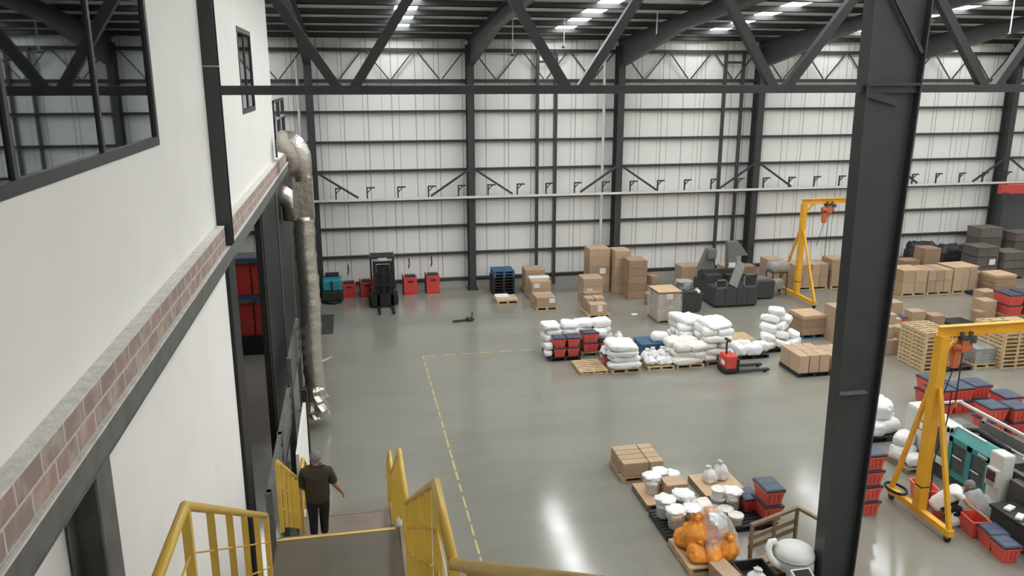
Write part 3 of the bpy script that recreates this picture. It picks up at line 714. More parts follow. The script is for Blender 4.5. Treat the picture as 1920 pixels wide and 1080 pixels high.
def tote(x0, y0, z, w, d, h, label, lid=True, rz=0, group=None, openbox=False):
    e_ = E('tote_bin', label, 'tote bin', (x0+w/2, y0+d/2, z), rz, group)
    body, rim, pan = cached(('tt', w, d, h, openbox), lambda: tote_meshes(w, d, h, openbox))
    add('body', body, e_)
    if lid: lo_ = add('lid', pan, e_, (0, 0, h-.052)); add('rim', rim, lo_, (0, 0, 0))
    return e_
def totes(x0, y0, z, w, d, h, n, name, rz=0):
    for k_ in range(n):
        lay = 'only' if n == 1 else 'bottom' if k_ == 0 else 'top' if k_ == n-1 else ORD[k_]
        tote(x0, y0, z+k_*h, w, d, h, 'red tote bin with navy lid, %s of %s' % (lay, name), True, rz, 'red tote bins')
def flatstack(x0, y0, z0, w, d, n, t, name, m_='card_dark', top='kraft', jit=.02):
    r = random.Random(int(x0*13+y0))
    for k_ in range(n):
        mm = top if k_ == n-1 else m_; dx, dy = r.uniform(-jit, jit), r.uniform(-jit, jit)
        o = add('flattened_carton', cached(('fs', round(w,2), round(d,2), round(t,3), mm), lambda: MB().box((-w/2,-d/2,.002),(w/2,d/2,t-.004)).box((-w/2+.02,-d/2-.004,t*.3),(w/2-.03,d/2+.004,t*.36)).box((-w/2+.01,-d/2-.003,t*.62),(w/2-.01,d/2+.003,t*.68)).mesh('flattened_carton', mm)), loc=(x0+w/2+dx, y0+d/2+dy, z0+k_*t), rz=r.uniform(-.03, .03))
        T(o, 'bundle of flattened cartons, %s of %s' % ('topmost' if k_ == n-1 else 'lowest' if k_ == 0 else ORD[k_]+' from bottom', name), 'cardboard', name)
def board(x0, y0, z0, w, d, label, m_='kraft', t=.02, rz=0):
    o = add('cardboard_sheet', MB().box((-w/2,-d/2,0),(w/2,d/2,t)).bevel(.005, 1).mesh('cardboard_sheet', m_), loc=(x0+w/2, y0+d/2, z0), rz=rz); T(o, label, 'cardboard'); return o
def drape(x0, y0, z0, w, d, h, label, m_='film', n=22, seed=0, name='plastic_film', cat='film'):
    b = bmesh.new(); g = []
    for j in range(n+1):
        for i in range(n+1):
            u, v = i/n*2-1, j/n*2-1; e_ = max(abs(u), abs(v)); z = h*(1-e_**3.2)+.06*h*noise.noise(Vector((u*3+seed, v*3, seed)))*2
            g.append(b.verts.new((x0+w/2+u*w/2*(1+.06*noise.noise(Vector((u*2, v*2, seed+5)))), y0+d/2+v*d/2, z0+max(.005, z))))
    for j in range(n):
        for i in range(n): a = j*(n+1)+i; b.faces.new((g[a], g[a+1], g[a+n+2], g[a+n+1]))
    me = bpy.data.meshes.new(name); b.to_mesh(me); b.free(); me.materials.append(M[m_])
    for p in me.polygons: p.use_smooth = True
    o = add(name, me); so = o.modifiers.new('t', 'SOLIDIFY'); so.thickness = .006; T(o, label, cat); return o

# ================================================================== NEAR LEFT GROUP OF PALLETS
pallet(6.07, 17.08, 1.04, 1.05, 'wood pallet under the neat carton block in the open floor', 'wood')
for k_, (xx, ww, nm) in enumerate(((6.09, .66, 'left'), (6.755, .37, 'right'))):
    for j in range(4):
        carton(xx, 17.1+j*.255, PT, ww-.004, .251, .36, 'brown carton, %s row %s column of neat block in open floor' % (('front', 'second', 'third', 'rear')[j], nm), 'card', 0, 'neat carton block', True)
pallet(6.2, 15.72, 1.05, 1.05, 'wood pallet holding white buckets and a single carton', 'old')
board(6.2, 15.72, PT, 1.05, 1.05, 'brown cardboard sheet under white buckets and a single carton')
z_ = PT+.02
bucket(6.52, 16.28, z_, 'white lined bucket on cardboard, left of the single carton', r0=.18, h=.40)
bucket(6.80, 16.58, z_, 'white lined bucket behind the single carton, middle of three', r0=.18, h=.36)
bucket(7.1, 16.56, z_, 'white lined bucket behind the single carton, right of three', r0=.16, h=.3)
carton(6.7, 15.85, z_, .52, .45, .36, 'single brown carton with open front flap beside white buckets', 'card')
pallet(7.68, 15.87, 1.05, 1.05, 'pallet covered with cardboard holding two white tied bags', 'old')
board(7.68, 15.87, PT, 1.05, 1.05, 'wide brown cardboard sheet carrying two white tied bags')
polybag(8.07, 16.5, z_, .17, .40, 'white tied plastic bag on wide cardboard sheet, left one', tilt=(.1, -.12))
polybag(8.40, 16.6, z_, .185, .46, 'white tied plastic bag on wide cardboard sheet, right one', tilt=(-.08, .1))
pallet(6.17, 14.45, 1.05, 1.1, 'black plastic pallet packed with white bagged buckets', 'black')
for i, (x, y, r_, hh, nm) in enumerate(((6.42, 15.25, .2, .42, 'left rear'), (6.85, 15.3, .21, .46, 'centre rear'), (6.5, 14.78, .2, .40, 'left front'), (6.9, 14.85, .2, .36, 'centre front'))):
    bucket(x, y, PT, 'bagged white bucket on black pallet beside orange bags, %s' % nm, r0=r_, h=hh)
sack(7.13, 15.05, PT+.02, .5, .42, .44, .4, 'cream sack leaning at right of the bagged white buckets', 'sack_cream', (.25, .1))
polybag(7.15, 14.6, PT, .17, .34, 'small white plastic bag in front of the leaning cream sack')
pallet(7.5, 14.5, 1.25, 1.15, 'black plastic pallet with cream buckets and red totes', 'black')
bucket(7.72, 15.35, PT, 'stacked cream bucket beside cardboard sheet, lower one', False, .17, .28); bucket(7.72, 15.35, PT+.31, 'stacked cream bucket beside cardboard sheet, upper one', False, .16, .14)
bucket(8.02, 15.3, PT, 'white lined bucket between cream buckets and red totes', True, .2, .42)
for i, (x, y) in enumerate(((7.72, 14.95), (7.82, 14.66))): bucket(x, y, PT, 'short cream lidded tub on black pallet, %s' % ('rear one' if i == 0 else 'front one'), False, .16, .18)
totes(8.2, 15.0, PT, .36, .52, .34, 1, 'low tote beside the two high stack')
totes(8.45, 14.55, .0+PT, .42, .62, .38, 2, 'two high stack by cream buckets')
pallet(6.15, 13.22, 1.05, 1.12, 'wood pallet under the heap of orange bags', 'wood')
board(6.15, 13.22, PT, 1.05, 1.12, 'brown cardboard sheet under the heap of orange bags')
ob = [(6.38, 14.08, 0, .22, .46, 'rear left'), (6.40, 13.55, 0, .23, .40, 'front left'), (6.75, 13.42, 0, .25, .42, 'front middle'), (6.60, 13.80, .12, .34, .62, 'centre'), (6.96, 13.98, .0, .38, .78, 'rear right'), (7.02, 13.5, 0, .26, .56, 'front right')]
for x, y, dz, r_, hh, nm in ob: polybag(x, y, z_+dz, r_, hh, 'orange plastic bag in the heap on wood pallet, %s' % nm, 'orange_bag', True, tilt=(random.uniform(-.25,.25), random.uniform(-.25,.25)))
drape(6.52, 13.28, z_, .80, 1.05, .88, 'clear plastic film draped over the right of the orange bags', seed=4)
polybag(6.90, 13.70, z_+.62, .20, .24, 'white crumpled film on top of the orange heap', tilt=(.5, .4))
carton(6.55, 12.6, 0, .38, .6, .3, 'brown carton in front of the orange heap at picture bottom', 'card', .12)
tr_ = E('black_tray', 'black plastic tray with a white bag in front of orange heap', 'tray', (7.32, 12.72, 0))
m_ = MB(); m_.box((-.32,-.42,0),(.32,.42,.05)); 
for a, c in (((-.34,-.44,0),(-.30,.44,.26)), ((.30,-.44,0),(.34,.44,.26)), ((-.3,-.44,0),(.3,-.40,.26)), ((-.3,.40,0),(.3,.44,.26))): m_.box(a, c)
m_.build('body', 'black_plastic', tr_)
polybag(7.25, 12.62, .05, .2, .36, 'white plastic bag inside the black tray at picture bottom')
# open wooden crate
A = Vector((7.50, 13.45, 0)); ang = R(20)
cr_ = E('wooden_crate', 'weathered open wooden crate full of scrap boards beside big column', 'crate', A, ang)
CW, CDp = 1.4, 1.35
for x in (.035, CW*.5, CW-.035): MB().box((x-.035, -.05, .1), (x+.035, .0, .82)).build('post', 'wood_old', cr_)
MB().box((0, -.06, .80), (CW, .02, .86)).build('top_rail', 'wood_old', cr_)
for z in (.48, .28): MB().box((0, -.02, z), (CW, .02, z+.1)).build('slat', 'wood_old', cr_)
MB().box((CW-.07, -CDp, .80), (CW, -.06, .86)).build('top_rail', 'wood_old', cr_)
MB().box((CW-.06, -.62, .1), (CW-.01, -.55, .8)).build('post', 'wood_old', cr_); MB().box((CW-.06, -CDp, .1), (CW-.01, -CDp+.07, .8)).build('post', 'wood_old', cr_)
for i in range(6): MB().box((0, -CDp+.22*i, .08), (CW, -CDp+.22*i+.14, .10)).build('floor_board', 'wood_old', cr_)
for x in (0, CW/2-.05, CW-.1): MB().box((x, -CDp, 0), (x+.1, .0, .08)).build('runner', 'wood_old', cr_)
rr_ = random.Random(5); cs, sn = math.cos(ang), math.sin(ang)
def cw_(x, y): return (A.x+x*cs-y*sn, A.y+x*sn+y*cs)
scr = [(.30,-.25,.11,.42,.2,.1,'wood'),(.85,-.22,.12,.45,.2,-.1,'wood'),(.35,-.55,.11,.55,.09,.5,'wood_old'),(.25,-.8,.11,.5,.09,-.4,'wood_old'),(.5,-.95,.11,.6,.09,.15,'wood'),(.35,-1.1,.11,.55,.1,-.2,'wood_old'),(.55,-.45,.2,.22,.12,.8,'card'),(.3,-.98,.14,.45,.08,.7,'wood')]
for i, (x, y, z, l, w_, rz, mm) in enumerate(scr):
    wx, wy = cw_(x, y); o = add('scrap_board', MB().box((-l/2,-w_/2,0),(l/2,w_/2,.035)).mesh('scrap_board', mm), loc=(wx, wy, z)); o.rotation_euler = (rr_.uniform(-.1,.1), rr_.uniform(-.1,.1), ang+rz)
    T(o, 'loose scrap board lying in the open wooden crate', 'scrap wood', 'scrap boards in the crate')
wx, wy = cw_(.68, -.72); o = add('cardboard_flap', MB().box((-.28,-.22,0),(.28,.22,.012)).mesh('cardboard_flap', 'card'), loc=(wx, wy, .22)); o.rotation_euler = (.18, -.3, ang-.7)
T(o, 'brown cardboard flap leaning inside the open wooden crate', 'cardboard')
# white hopper dryer
hd = E('hopper_dryer', 'white hopper dryer with curved white hose standing by the big column', 'hopper dryer', (8.07, 12.72, .10)); hd.scale = (.9, .9, .9)
MB().lathe([(.02,.08),(.14,.10),(.40,.25),(.42,.29),(.42,.58),(.38,.66),(.22,.75),(.02,.77)], 28).build('drum', 'machine_white', hd, True)
MB().lathe([(.428,.48),(.435,.49),(.435,.52),(.428,.53)], 28).build('band', 'galv', hd, True)
MB().tube([(-.34,.20,.74),(-.46,.2,.74),(-.55,.12,.64),(-.55,.02,.50),(-.46,-.08,.40),(-.38,-.12,.34)], .075, 14).build('hose', 'hose', hd, True)
for x, y in ((-.28,-.28),(.28,-.28),(-.28,.28),(.28,.28)): MB().box((x-.025,y-.025,0),(x+.025,y+.025,.4)).build('leg', 'machine_white', hd)
bx = MB().prism([(-.34,-.80,-.09),(-.34,-.44,-.09),(-.34,-.44,.46),(-.34,-.80,.34)], (.44,0,0)).build('control_box', 'machine_white', hd)
MB().prism([(-.30,-.77,.352),(-.30,-.48,.449),(-.30,-.48,.456),(-.30,-.77,.359)], (.36,0,0)).build('display', 'dark_pane', bx)

# ================================================================== MIDDLE ROW
pallet(6.42, 25.92, 1.1, 1.2, 'black plastic pallet under four red totes and white sacks', 'black')
for i in range(2):
    totes(6.58+i*.48, 25.95, PT, .42, .44, .34, 2, ('left' if i == 0 else 'right')+' pair on the far left black pallet')
pile(6.40, 26.45, PT, 1.15, .65, [(2,1),(2,1),(2,1),(2,1),(2,1)], 'pile behind the four red totes', .2)
sack(6.42, 26.2, PT+.02, .45, .3, .22, 1.4, 'white sack at left edge of four red totes, lower one'); sack(6.44, 26.25, PT+.24, .42, .3, .22, 1.5, 'white sack at left edge of four red totes, upper one')
pallet(7.62, 26.2, 1.15, 1.15, 'wood pallet under the two high tote stack and white sacks', 'old')
totes(7.72, 26.25, PT, .54, .42, .36, 2, 'stack right of the four totes'); totes(8.36, 26.32, PT, .36, .4, .34, 1, 'single tote right of the lidded pair')
pile(7.55, 26.72, PT, 1.35, .62, [(2,1),(2,1),(2,1),(2,1)], 'pile behind the lidded tote pair', .24)
sack(8.4, 26.6, PT+.50, .5, .4, .26, .2, 'white sack resting above the single red tote')
pallet(7.08, 24.4, .95, 1.15, 'empty pale wood pallet lying in front of the totes', 'wood')
pallet(8.14, 24.36, 1.02, 1.1, 'wood pallet under the wide white sack stack right of empty pallet', 'wood')
pile(8.12, 24.36, PT, 1.05, 1.1, [(1,2),(1,2),(1,2),(1,2)], 'stack right of the empty pallet', .20, shrink=.02)
totes(8.05, 24.9, PT, .2, .4, .34, 1, 'sliver tote squeezed left of sack stack')
sack(8.55, 25.75, .0, .7, .6, .55, .2, 'white sack behind the stack right of empty pallet, lower'); sack(8.6, 25.75, .52, .5, .4, .3, .5, 'white sack behind the stack right of empty pallet, upper'); polybag(8.75, 25.5, .8, .13, .3, 'small white upright bag atop the sacks behind')
pallet(9.42, 24.38, .95, 1.1, 'wood pallet with loose white bags below the blue tub', 'wood')
lb = [(9.6, 24.65, 'front left'), (9.95, 24.6, 'front centre'), (10.2, 24.65, 'front right'), (9.58, 25.1, 'rear left'), (9.92, 25.15, 'rear centre'), (10.2, 25.15, 'rear right')]
for x, y, nm in lb: polybag(x, y, PT, .19, .42 if 'rear' in nm else .36, 'white bag on pallet below blue tub, %s' % nm, tilt=(random.uniform(-.2,.2), random.uniform(-.2,.2)))
bt = E('blue_tub', 'blue plastic tub behind the loose white bags', 'tub', (10.1, 26.0, 0))
MB().frustum((-.48,-.42),(.48,.42),.06,.0,.5).build('body', 'blue_plastic', bt); MB().box((-.5,-.44,.5),(.5,.44,.54)).build('lid', 'blue_plastic', bt)
sack(10.38, 25.9, .54, .62, .42, .34, -.2, 'white sack lying on the blue tub')
pallet(10.42, 24.38, 1.0, 1.1, 'wood pallet under the cream sack stack', 'wood')
pile(10.38, 24.38, PT, 1.08, 1.1, [(1,2),(1,2),(2,2)], 'cream stack right of the loose bags', .22, 'sack_cream', kind='cream')
# tall pile
pallet(10.95, 25.75, 1.1, 1.1, 'wood pallet under the tall wrapped sack stack at rear', 'old')
pile(10.95, 25.7, PT, 1.1, 1.2, [(2,2),(2,2),(2,2),(2,2),(2,1)], 'tall rounded stack behind the cream sacks', .23, shrink=.03, jit=.07, wob=.4)
pallet(11.55, 24.5, .95, 1.1, 'pallet under the tall sack stack behind the pallet truck', 'old')
pile(11.5, 24.5, PT, 1.0, 1.15, [(2,2),(1,2),(2,2),(1,2),(2,2),(1,1)], 'tall stack behind the pallet truck', .215, shrink=.015)
sack(12.55, 25.2, .85, .55, .4, .24, .3, 'white sack jutting from right side of the tall stack'); sack(12.35, 24.9, .0, .5, .7, .55, .2, 'white sack at floor right of the tall stack'); sack(12.42, 25.3, .52, .5, .5, .36, .2, 'white sack above the floor sack right of tall stack')
pallet(13.25, 26.2, 1.1, 1.15, 'pallet covered by plain cardboard between the sack piles', 'old'); board(13.25, 26.2, PT, 1.1, 1.15, 'plain brown cardboard sheet on the pallet between sack piles', t=.03)
pallet(12.9, 24.85, 1.15, .95, 'black plastic pallet with five bulging white sacks', 'black')
for x, y, l, nm in ((13.0, 25.05, .45, 'left front'), (13.0, 25.5, .45, 'left rear'), (13.38, 25.5, .6, 'middle rear'), (13.5, 25.02, .62, 'middle front'), (13.92, 25.3, .62, 'right')):
    sack(x, y, PT, l, .44, .36, random.uniform(-.4, .4), 'bulging white sack on black pallet by pallet truck, %s' % nm, 'sack_cream' if nm == 'middle rear' else 'sack')
pallet(14.25, 25.35, 1.2, 1.1, 'black plastic pallet under the leaning heap of white sacks', 'black')
hp = [(14.35,25.55,0,.55,.4,.3,'lowest left'),(14.85,25.5,0,.6,.42,.3,'lowest middle'),(15.4,25.6,0,.6,.42,.3,'lowest right'),(14.3,25.6,.28,.55,.42,.3,'second layer left'),(14.85,25.6,.28,.6,.42,.3,'second layer middle'),(15.4,25.75,.28,.5,.4,.26,'second layer right'),(14.4,25.75,.56,.6,.42,.3,'third layer left'),(15.0,25.8,.56,.6,.42,.3,'third layer right'),(14.55,25.9,.84,.65,.4,.28,'fourth layer left'),(15.15,26.0,.84,.6,.38,.28,'fourth layer right'),(14.85,26.05,1.1,.62,.36,.26,'topmost')]
for x, y, z, l, w_, hh, nm in hp: sack(x, y, PT+z, l, w_, hh, random.uniform(-.9, .9), 'white sack in the leaning heap, %s' % nm, tilt=(random.uniform(-.4,.4), random.uniform(-.4,.4)))
# pallet truck
pj = E('pallet_truck', 'red electric pallet truck with black forks parked before the sacks', 'pallet truck', (11.95, 23.86, 0))
MB().box((-.12,-.27,.08),(.28,.27,.62)).bevel(.04).build('motor_cover', 'red_machine', pj); MB().box((-.18,-.30,.04),(.32,.30,.2)).bevel(.03).build('chassis', 'black_plastic', pj)
for y in (-.26, .26): MB().box((.3, y-.08, .06),(1.42, y+.08, .12)).bevel(.015).build('fork', 'steel_black', pj); MB().tube([(1.28, y-.06, .05),(1.28, y+.06, .05)], .045).build('roller', 'rubber', pj)
MB().box((.26,-.3,.1),(.34,.3,.5)).build('battery_frame', 'steel_black', pj); MB().tube([(-.05,-.2,.08),(-.05,-.02,.08)], .08).build('drive_wheel', 'rubber', pj)
MB().tube([(.0,0,.55),(-.02,0,.95),(.0,0,1.12)], .03).build('tiller', 'steel_black', pj); MB().box((-.04,-.17,1.08),(.05,.17,1.15)).bevel(.02).build('handle', 'black_plastic', pj)
MB().box((-.13,-.16,.28),(-.118,.12,.42)).build('badge', 'paper', pj)
# carton block right of it
pallet(14.02, 22.85, 1.15, 1.25, 'black plastic pallet under the large carton block left of big column', 'black')
stack(14.02, 22.85, PT, 1.1, 1.25, .6, 3, 2, 1, 'block on black pallet left of big column', jit=.006)
pallet(15.2, 22.95, 1.1, 1.15, 'black plastic pallet mostly hidden by the big column', 'black')
stack(15.2, 22.95, PT, 1.1, 1.15, .5, 2, 2, 1, 'second block touching big column')
pallet(16.3, 26.6, 1.05, 1.05, 'blue plastic pallet under flattened cartons left of big column', 'blue'); flatstack(16.3, 26.6, PT, .95, 1.0, 6, .125, 'stack on blue pallet left of column')
stack(17.25, 26.0, 0, .8, .8, 1.3, 1, 1, 3, 'tower at left edge of big column')

# ================================================================== BACK AREA
# scrubber and chargers
sb = E('floor_scrubber', 'blue green floor scrubber with black base at the far left', 'floor scrubber', (-1.05, 35.55, 0))
MB().box((-.45,-.55,.12),(.45,.5,.55)).bevel(.05).build('base', 'black_plastic', sb); MB().box((-.42,-.5,.55),(.42,.45,1.05)).bevel(.1,3).build('tank', 'teal_machine', sb)
MB().box((-.03,-.56,.3),(.03,-.5,1.0)).build('divider', 'black_plastic', sb); MB().box((-.3,.1,1.05),(.3,.4,1.2)).bevel(.03).build('seat', 'black_plastic', sb)
for x in (-.36,.36): MB().tube([(x-.06,.2,.14),(x+.06,.2,.14)], .14, 14).build('wheel', 'rubber', sb)
MB().lathe([(.3,.02),(.34,.06),(.32,.12)], 16, (0,-.35,0)).build('brush', 'rubber', sb)
for i, (x, nm, hh) in enumerate(((-.35, 'beside the blue green scrubber', .62), (.45, 'half hidden behind the forklift', .68), (2.38, 'first right of the forklift', .80), (3.40, 'second right of the forklift', .84))):
    c_ = E('battery_charger', 'red battery charger against far wall, %s' % nm, 'charger', (x, 36.15, 0))
    MB().box((-.30,-.28,.08),(.30,.28,hh)).bevel(.03).build('body', 'red_machine', c_); MB().box((-.34,-.25,.0),(-.3,.28,hh+.06)).build('side_plate', 'black_plastic', c_)
    MB().box((-.24,-.2,hh),(.24,.2,hh+.06)).build('top_cover', 'black_plastic', c_); MB().box((-.12,-.285,hh*.72),(.12,-.279,hh*.82)).build('display', 'black_plastic', c_); MB().box((-.28,-.3,0),(.28,.3,.08)).build('plinth', 'red_machine', c_)
    if i in (0, 2, 3): MB().tube([(0,.4,hh+.75),(.02,.38,hh+.5),(-.02,.36,hh+.3)], .03, 6).build('cable', 'rubber', c_)
fk = E('forklift', 'black and red forklift parked facing the hall by the far wall', 'forklift', (1.12, 34.1, 0))
MB().box((-.52,.35,.2),(.52,1.2,.72)).bevel(.05).build('chassis', 'red_machine', fk); MB().box((-.54,1.1,.2),(.54,1.75,1.0)).bevel(.12,3).build('counterweight', 'red_machine', fk)
MB().box((-.3,.75,.72),(.3,1.15,.9)).bevel(.05).build('seat', 'black_plastic', fk); MB().box((-.26,1.05,.9),(.26,1.18,1.3)).bevel(.05).build('seat_back', 'black_plastic', fk)
for x in (-.36,.36):
    MB().box((x-.07,-.1,.1),(x+.07,.08,1.95)).build('mast_rail', 'steel_black', fk)
for z in (.35,.95,1.45,1.9): MB().box((-.43,-.06,z),(.43,.06,z+.1)).build('mast_crossbar', 'steel_black', fk)
MB().box((-.1,-.04,.2),(.1,.08,1.8)).build('lift_cylinder', 'steel_black', fk); MB().box((-.28,.02,.4),(.28,.05,1.85)).build('mast_guard', 'steel_black', fk)
MB().box((-.55,-.2,.12),(.55,-.1,.62)).build('carriage', 'steel_black', fk)
for x in (-.5,-.25,0,.25,.5): MB().box((x-.02,-.18,.6),(x+.02,-.13,1.0)).build('backrest_bar', 'steel_black', fk)
MB().box((-.55,-.18,.98),(.55,-.13,1.03)).build('backrest_bar', 'steel_black', fk)
for x in (-.24,.34): MB().box((x-.06,-1.28,.05),(x+.06,-.15,.09)).box((x-.06,-.2,.05),(x+.06,-.15,.6)).build('fork', 'steel_black', fk)
for x in (-.48,.48):
    MB().tube([(x,.35,.7),(x,.5,2.05)], .03).build('guard_pillar', 'steel', fk); MB().tube([(x,1.5,.95),(x,1.35,2.05)], .03).build('guard_pillar', 'steel', fk)
m_ = MB()
for i in range(7): m_.box((-.5,.42+i*.16,2.04),(.5,.47+i*.16,2.08))
m_.box((-.52,.4,2.03),(-.46,1.45,2.1)).box((.46,.4,2.03),(.52,1.45,2.1)).box((-.5,.36,2.03),(.5,.44,2.12)).build('overhead_guard', 'steel', fk)
MB().box((-.18,.3,1.98),(.2,.4,2.06)).build('work_light', 'white_metal', fk); MB().lathe([(.05,0),(.06,.04),(.02,.06)], 10, (-.40,.1,1.75)).build('headlamp', 'white_metal', fk)
for x in (-.5,.5):
    MB().tube([(x-.1,.35,.3),(x+.1,.35,.3)], .3, 18).build('wheel', 'rubber', fk); MB().tube([(x-.08,1.45,.22),(x+.08,1.45,.22)], .22, 18).build('wheel', 'rubber', fk)
MB().tube([(0,.55,1.05),(0,.45,.75)], .02).build('steering_column', 'black_plastic', fk); MB().lathe([(.17,0),(.19,.02),(.17,.04),(.15,.02)], 16, (0,.56,1.04)).build('steering_wheel', 'black_plastic', fk)
dl = E('floor_dolly', 'small dark dolly lying on the floor between forklift and white sacks', 'dolly', (4.2, 31.3, 0), .2)
MB().box((-.5,-.05,.03),(.35,.05,.09)).build('bar', 'steel', dl); MB().box((.1,-.14,.05),(.35,.14,.12)).build('plate', 'steel', dl); MB().tube([(.3,0,.1),(.33,0,.36)], .02).build('handle', 'steel', dl)
for x, y in ((.15,-.1),(.15,.1),(-.45,0)): MB().tube([(x,y-.02,.035),(x,y+.02,.035)], .035).build('wheel', 'rubber', dl)
for k_ in range(6): pallet(6.02, 35.1, 1.0, 1.0, 'dark plastic pallet in the tall stack near the far wall, %s from floor' % ORD[k_], 'black', z=k_*PT, group='dark pallet stack')
for k_ in range(2): pallet(6.06, 35.1, .95, 1.0, 'blue plastic pallet on the dark pallet stack, %s one' % ('lower', 'upper')[k_], 'blue', z=(6+k_)*PT)
pallet(5.92, 33.5, .95, 1.0, 'wood pallet with board and paper before the dark pallet stack', 'wood'); board(5.92, 33.5, PT, .95, .95, 'cardboard sheet on the wood pallet before the dark pallet stack', t=.05); o = board(5.95, 33.95, PT+.05, .6, .5, 'white paper sheets on the cardboard before dark pallets', 'paper', .05)
# cardboard stacks A
pallet(7.5, 35.1, .95, 1.0, 'wood pallet under rear carton stack right of dark pallets', 'wood'); stack(7.52, 35.12, PT, .92, .95, .95, 1, 2, 3, 'rear stack right of dark pallets')
pallet(7.5, 33.8, .95, 1.0, 'wood pallet under middle carton stack right of dark pallets', 'wood'); stack(7.52, 33.82, PT, .88, .95, .72, 1, 2, 2, 'middle stack right of dark pallets', tag=((0,0,1), -.2, .18, .24, .2))
board(7.55, 34.35, PT+.72, .9, .4, 'white foam board on the middle carton stack', 'paper', .06)
pallet(7.35, 32.2, .95, 1.05, 'wood pallet under front carton stack right of dark pallets', 'wood'); stack(7.38, 32.25, PT, .86, .95, .42, 1, 2, 1, 'front stack right of dark pallets', tag=((0,0,0), .25, .28, .24, .2))
# D
stack(9.55, 32.75, 0, .9, .9, 1.15, 1, 1, 3, 'labelled stack before the tall towers', tag=((0,0,1), -.15, .2, .24, .24))
pallet(9.2, 30.7, .95, 1.15, 'wood pallet under the low cartons before the tall towers', 'wood')
stack(9.3, 30.75, PT, .72, .5, .42, 1, 1, 1, 'low front carton with label before the towers', tag=((0,0,0), .05, .25, .2, .26)); stack(9.25, 31.3, PT, .8, .5, .55, 2, 1, 1, 'low rear pair before the towers')
carton(9.35, 31.85, 0, .7, .45, .75, 'brown carton standing behind the low front cartons', 'card_dark', .05)
# towers
stack(10.35, 34.6, 0, .98, .95, 2.05, 1, 1, 5, 'left tall tower by far wall', tag=((0,0,2), .15, .2, .28, .26))
stack(11.42, 34.2, 0, .75, .9, 2.0, 1, 1, 5, 'rear right tall tower by far wall')
stack(11.75, 33.2, 0, .85, .9, 1.75, 1, 1, 5, 'front right tall tower by far wall', 'card_dark')
carton(12.55, 33.3, 0, .5, .6, .62, 'loose carton at the foot of the right tall towers', 'card', .2); carton(12.2, 32.1, 0, .55, .45, .5, 'torn carton on floor before the right tall towers', 'card_dark', -.25); carton(12.72, 33.2, .62, .42, .42, .4, 'small carton on top of the loose one by towers', 'card_dark', .4)
o = add('paper_scrap', MB().box((-.12,-.1,0),(.12,.1,.01)).mesh('paper_scrap', 'paper'), loc=(11.25, 30.95, 0)); T(o, 'white paper scrap on floor left of the wrapped stack', 'paper')
carton(12.3, 31.5, 0, .32, .3, .28, 'small white label box on floor left of the dark bins', 'paper', .3)
pallet(11.72, 29.5, .98, 1.15, 'wood pallet under the wrapped carton stack', 'old')
stack(11.74, 29.52, PT, .92, 1.1, 1.12, 1, 2, 3, 'wrapped stack left of the dark bins', 'card_dark', tag=((0,0,2), .0, .2, .26, .22))
board(11.7, 29.5, PT+1.12, 1.0, 1.15, 'pale cardboard lid on the wrapped carton stack', t=.03)
wr = E('stretch_wrap', 'clear stretch wrap around the carton stack left of dark bins', 'film', (12.2, 30.08, .1))
m_ = MB(); m_.box((-.50,-.60,0),(.50,-.59,1.1)); m_.box((-.51,-.6,0),(-.50,.6,1.1)); m_.build('wrap', 'wrap', wr)
# bins
def wbin(x, y, w_, d, h, lab):
    e_ = E('wheelie_bin', lab, 'bin', (x, y, 0))
    MB().frustum((-w_/2,-d/2),(w_/2,d/2),.05,.06,h).build('body', 'machine_dark', e_); MB().box((-w_/2-.02,-d/2-.02,h),(w_/2+.02,d/2+.02,h+.05)).bevel(.015).build('lid', 'machine_dark', e_)
    for s_ in (-1, 1): MB().tube([(s_*w_*.4-.03,d/2-.1,.08),(s_*w_*.4+.03,d/2-.1,.08)], .08, 12).build('wheel', 'rubber', e_)
    return e_
wbin(13.38, 30.75, .72, .7, .95, 'dark grey wheeled bin with grey bag on top'); wbin(13.95, 30.95, .4, .45, .75, 'smaller dark bin with crumpled foil beside the bagged bin')
polybag(13.3, 30.8, 1.0, .32, .42, 'bulky grey bag on the wheeled bin', 'greybag', False); polybag(13.92, 30.9, .8, .15, .2, 'crumpled pale film on the smaller dark bin', 'bag')
# dark counting machine with three conveyors
mc = E('packing_machine', 'dark grey packing machine with three inclined conveyors', 'machine', (15.85, 32.3, 0))
m_ = MB(); m_.box((-.95,-1.15,.1),(.98,1.15,.85)); m_.build('cabinet', 'machine_dark', mc); MB().box((-.9,-1.1,0),(.93,1.1,.1)).build('plinth', 'rubber', mc)
for x in (-.48,.02,.5): MB().box((x-.008,-1.16,.14),(x+.008,-1.149,.82)).build('panel_seam', 'rubber', mc)
for x0, x1, h0 in ((-.93,-.42,1.22),(.35,.96,1.42)):
    m_ = MB(); m_.box((x0,-1.1,.85),(x0+.05,-1.02,h0)); m_.box((x1-.05,-1.1,.85),(x1,-1.02,h0)); m_.box((x0,-1.1,h0-.05),(x1,-1.02,h0)); m_.box((x0,-1.1,.85),(x1,-1.02,.9)); m_.build('guard_frame', 'machine_grey', mc)
    MB().box((x0+.05,-1.07,.9),(x1-.05,-1.06,h0-.05)).build('screen', 'dark_pane', mc)
MB().box((-.9,-.2,.85),(-.2,.9,1.2)).build('feeder_box', 'machine_dark', mc); MB().box((.1,-.1,.85),(.9,1.0,1.15)).build('feeder_box', 'machine_dark', mc); MB().box((-.95,.3,.85),(.95,.5,1.35)).build('rear_frame', 'machine_dark', mc)
MB().bar((-.12,-1.0,.9),(.50,-.45,1.78),.38,.10,(0,-1,.6)).build('centre_conveyor', 'machine_grey', mc)
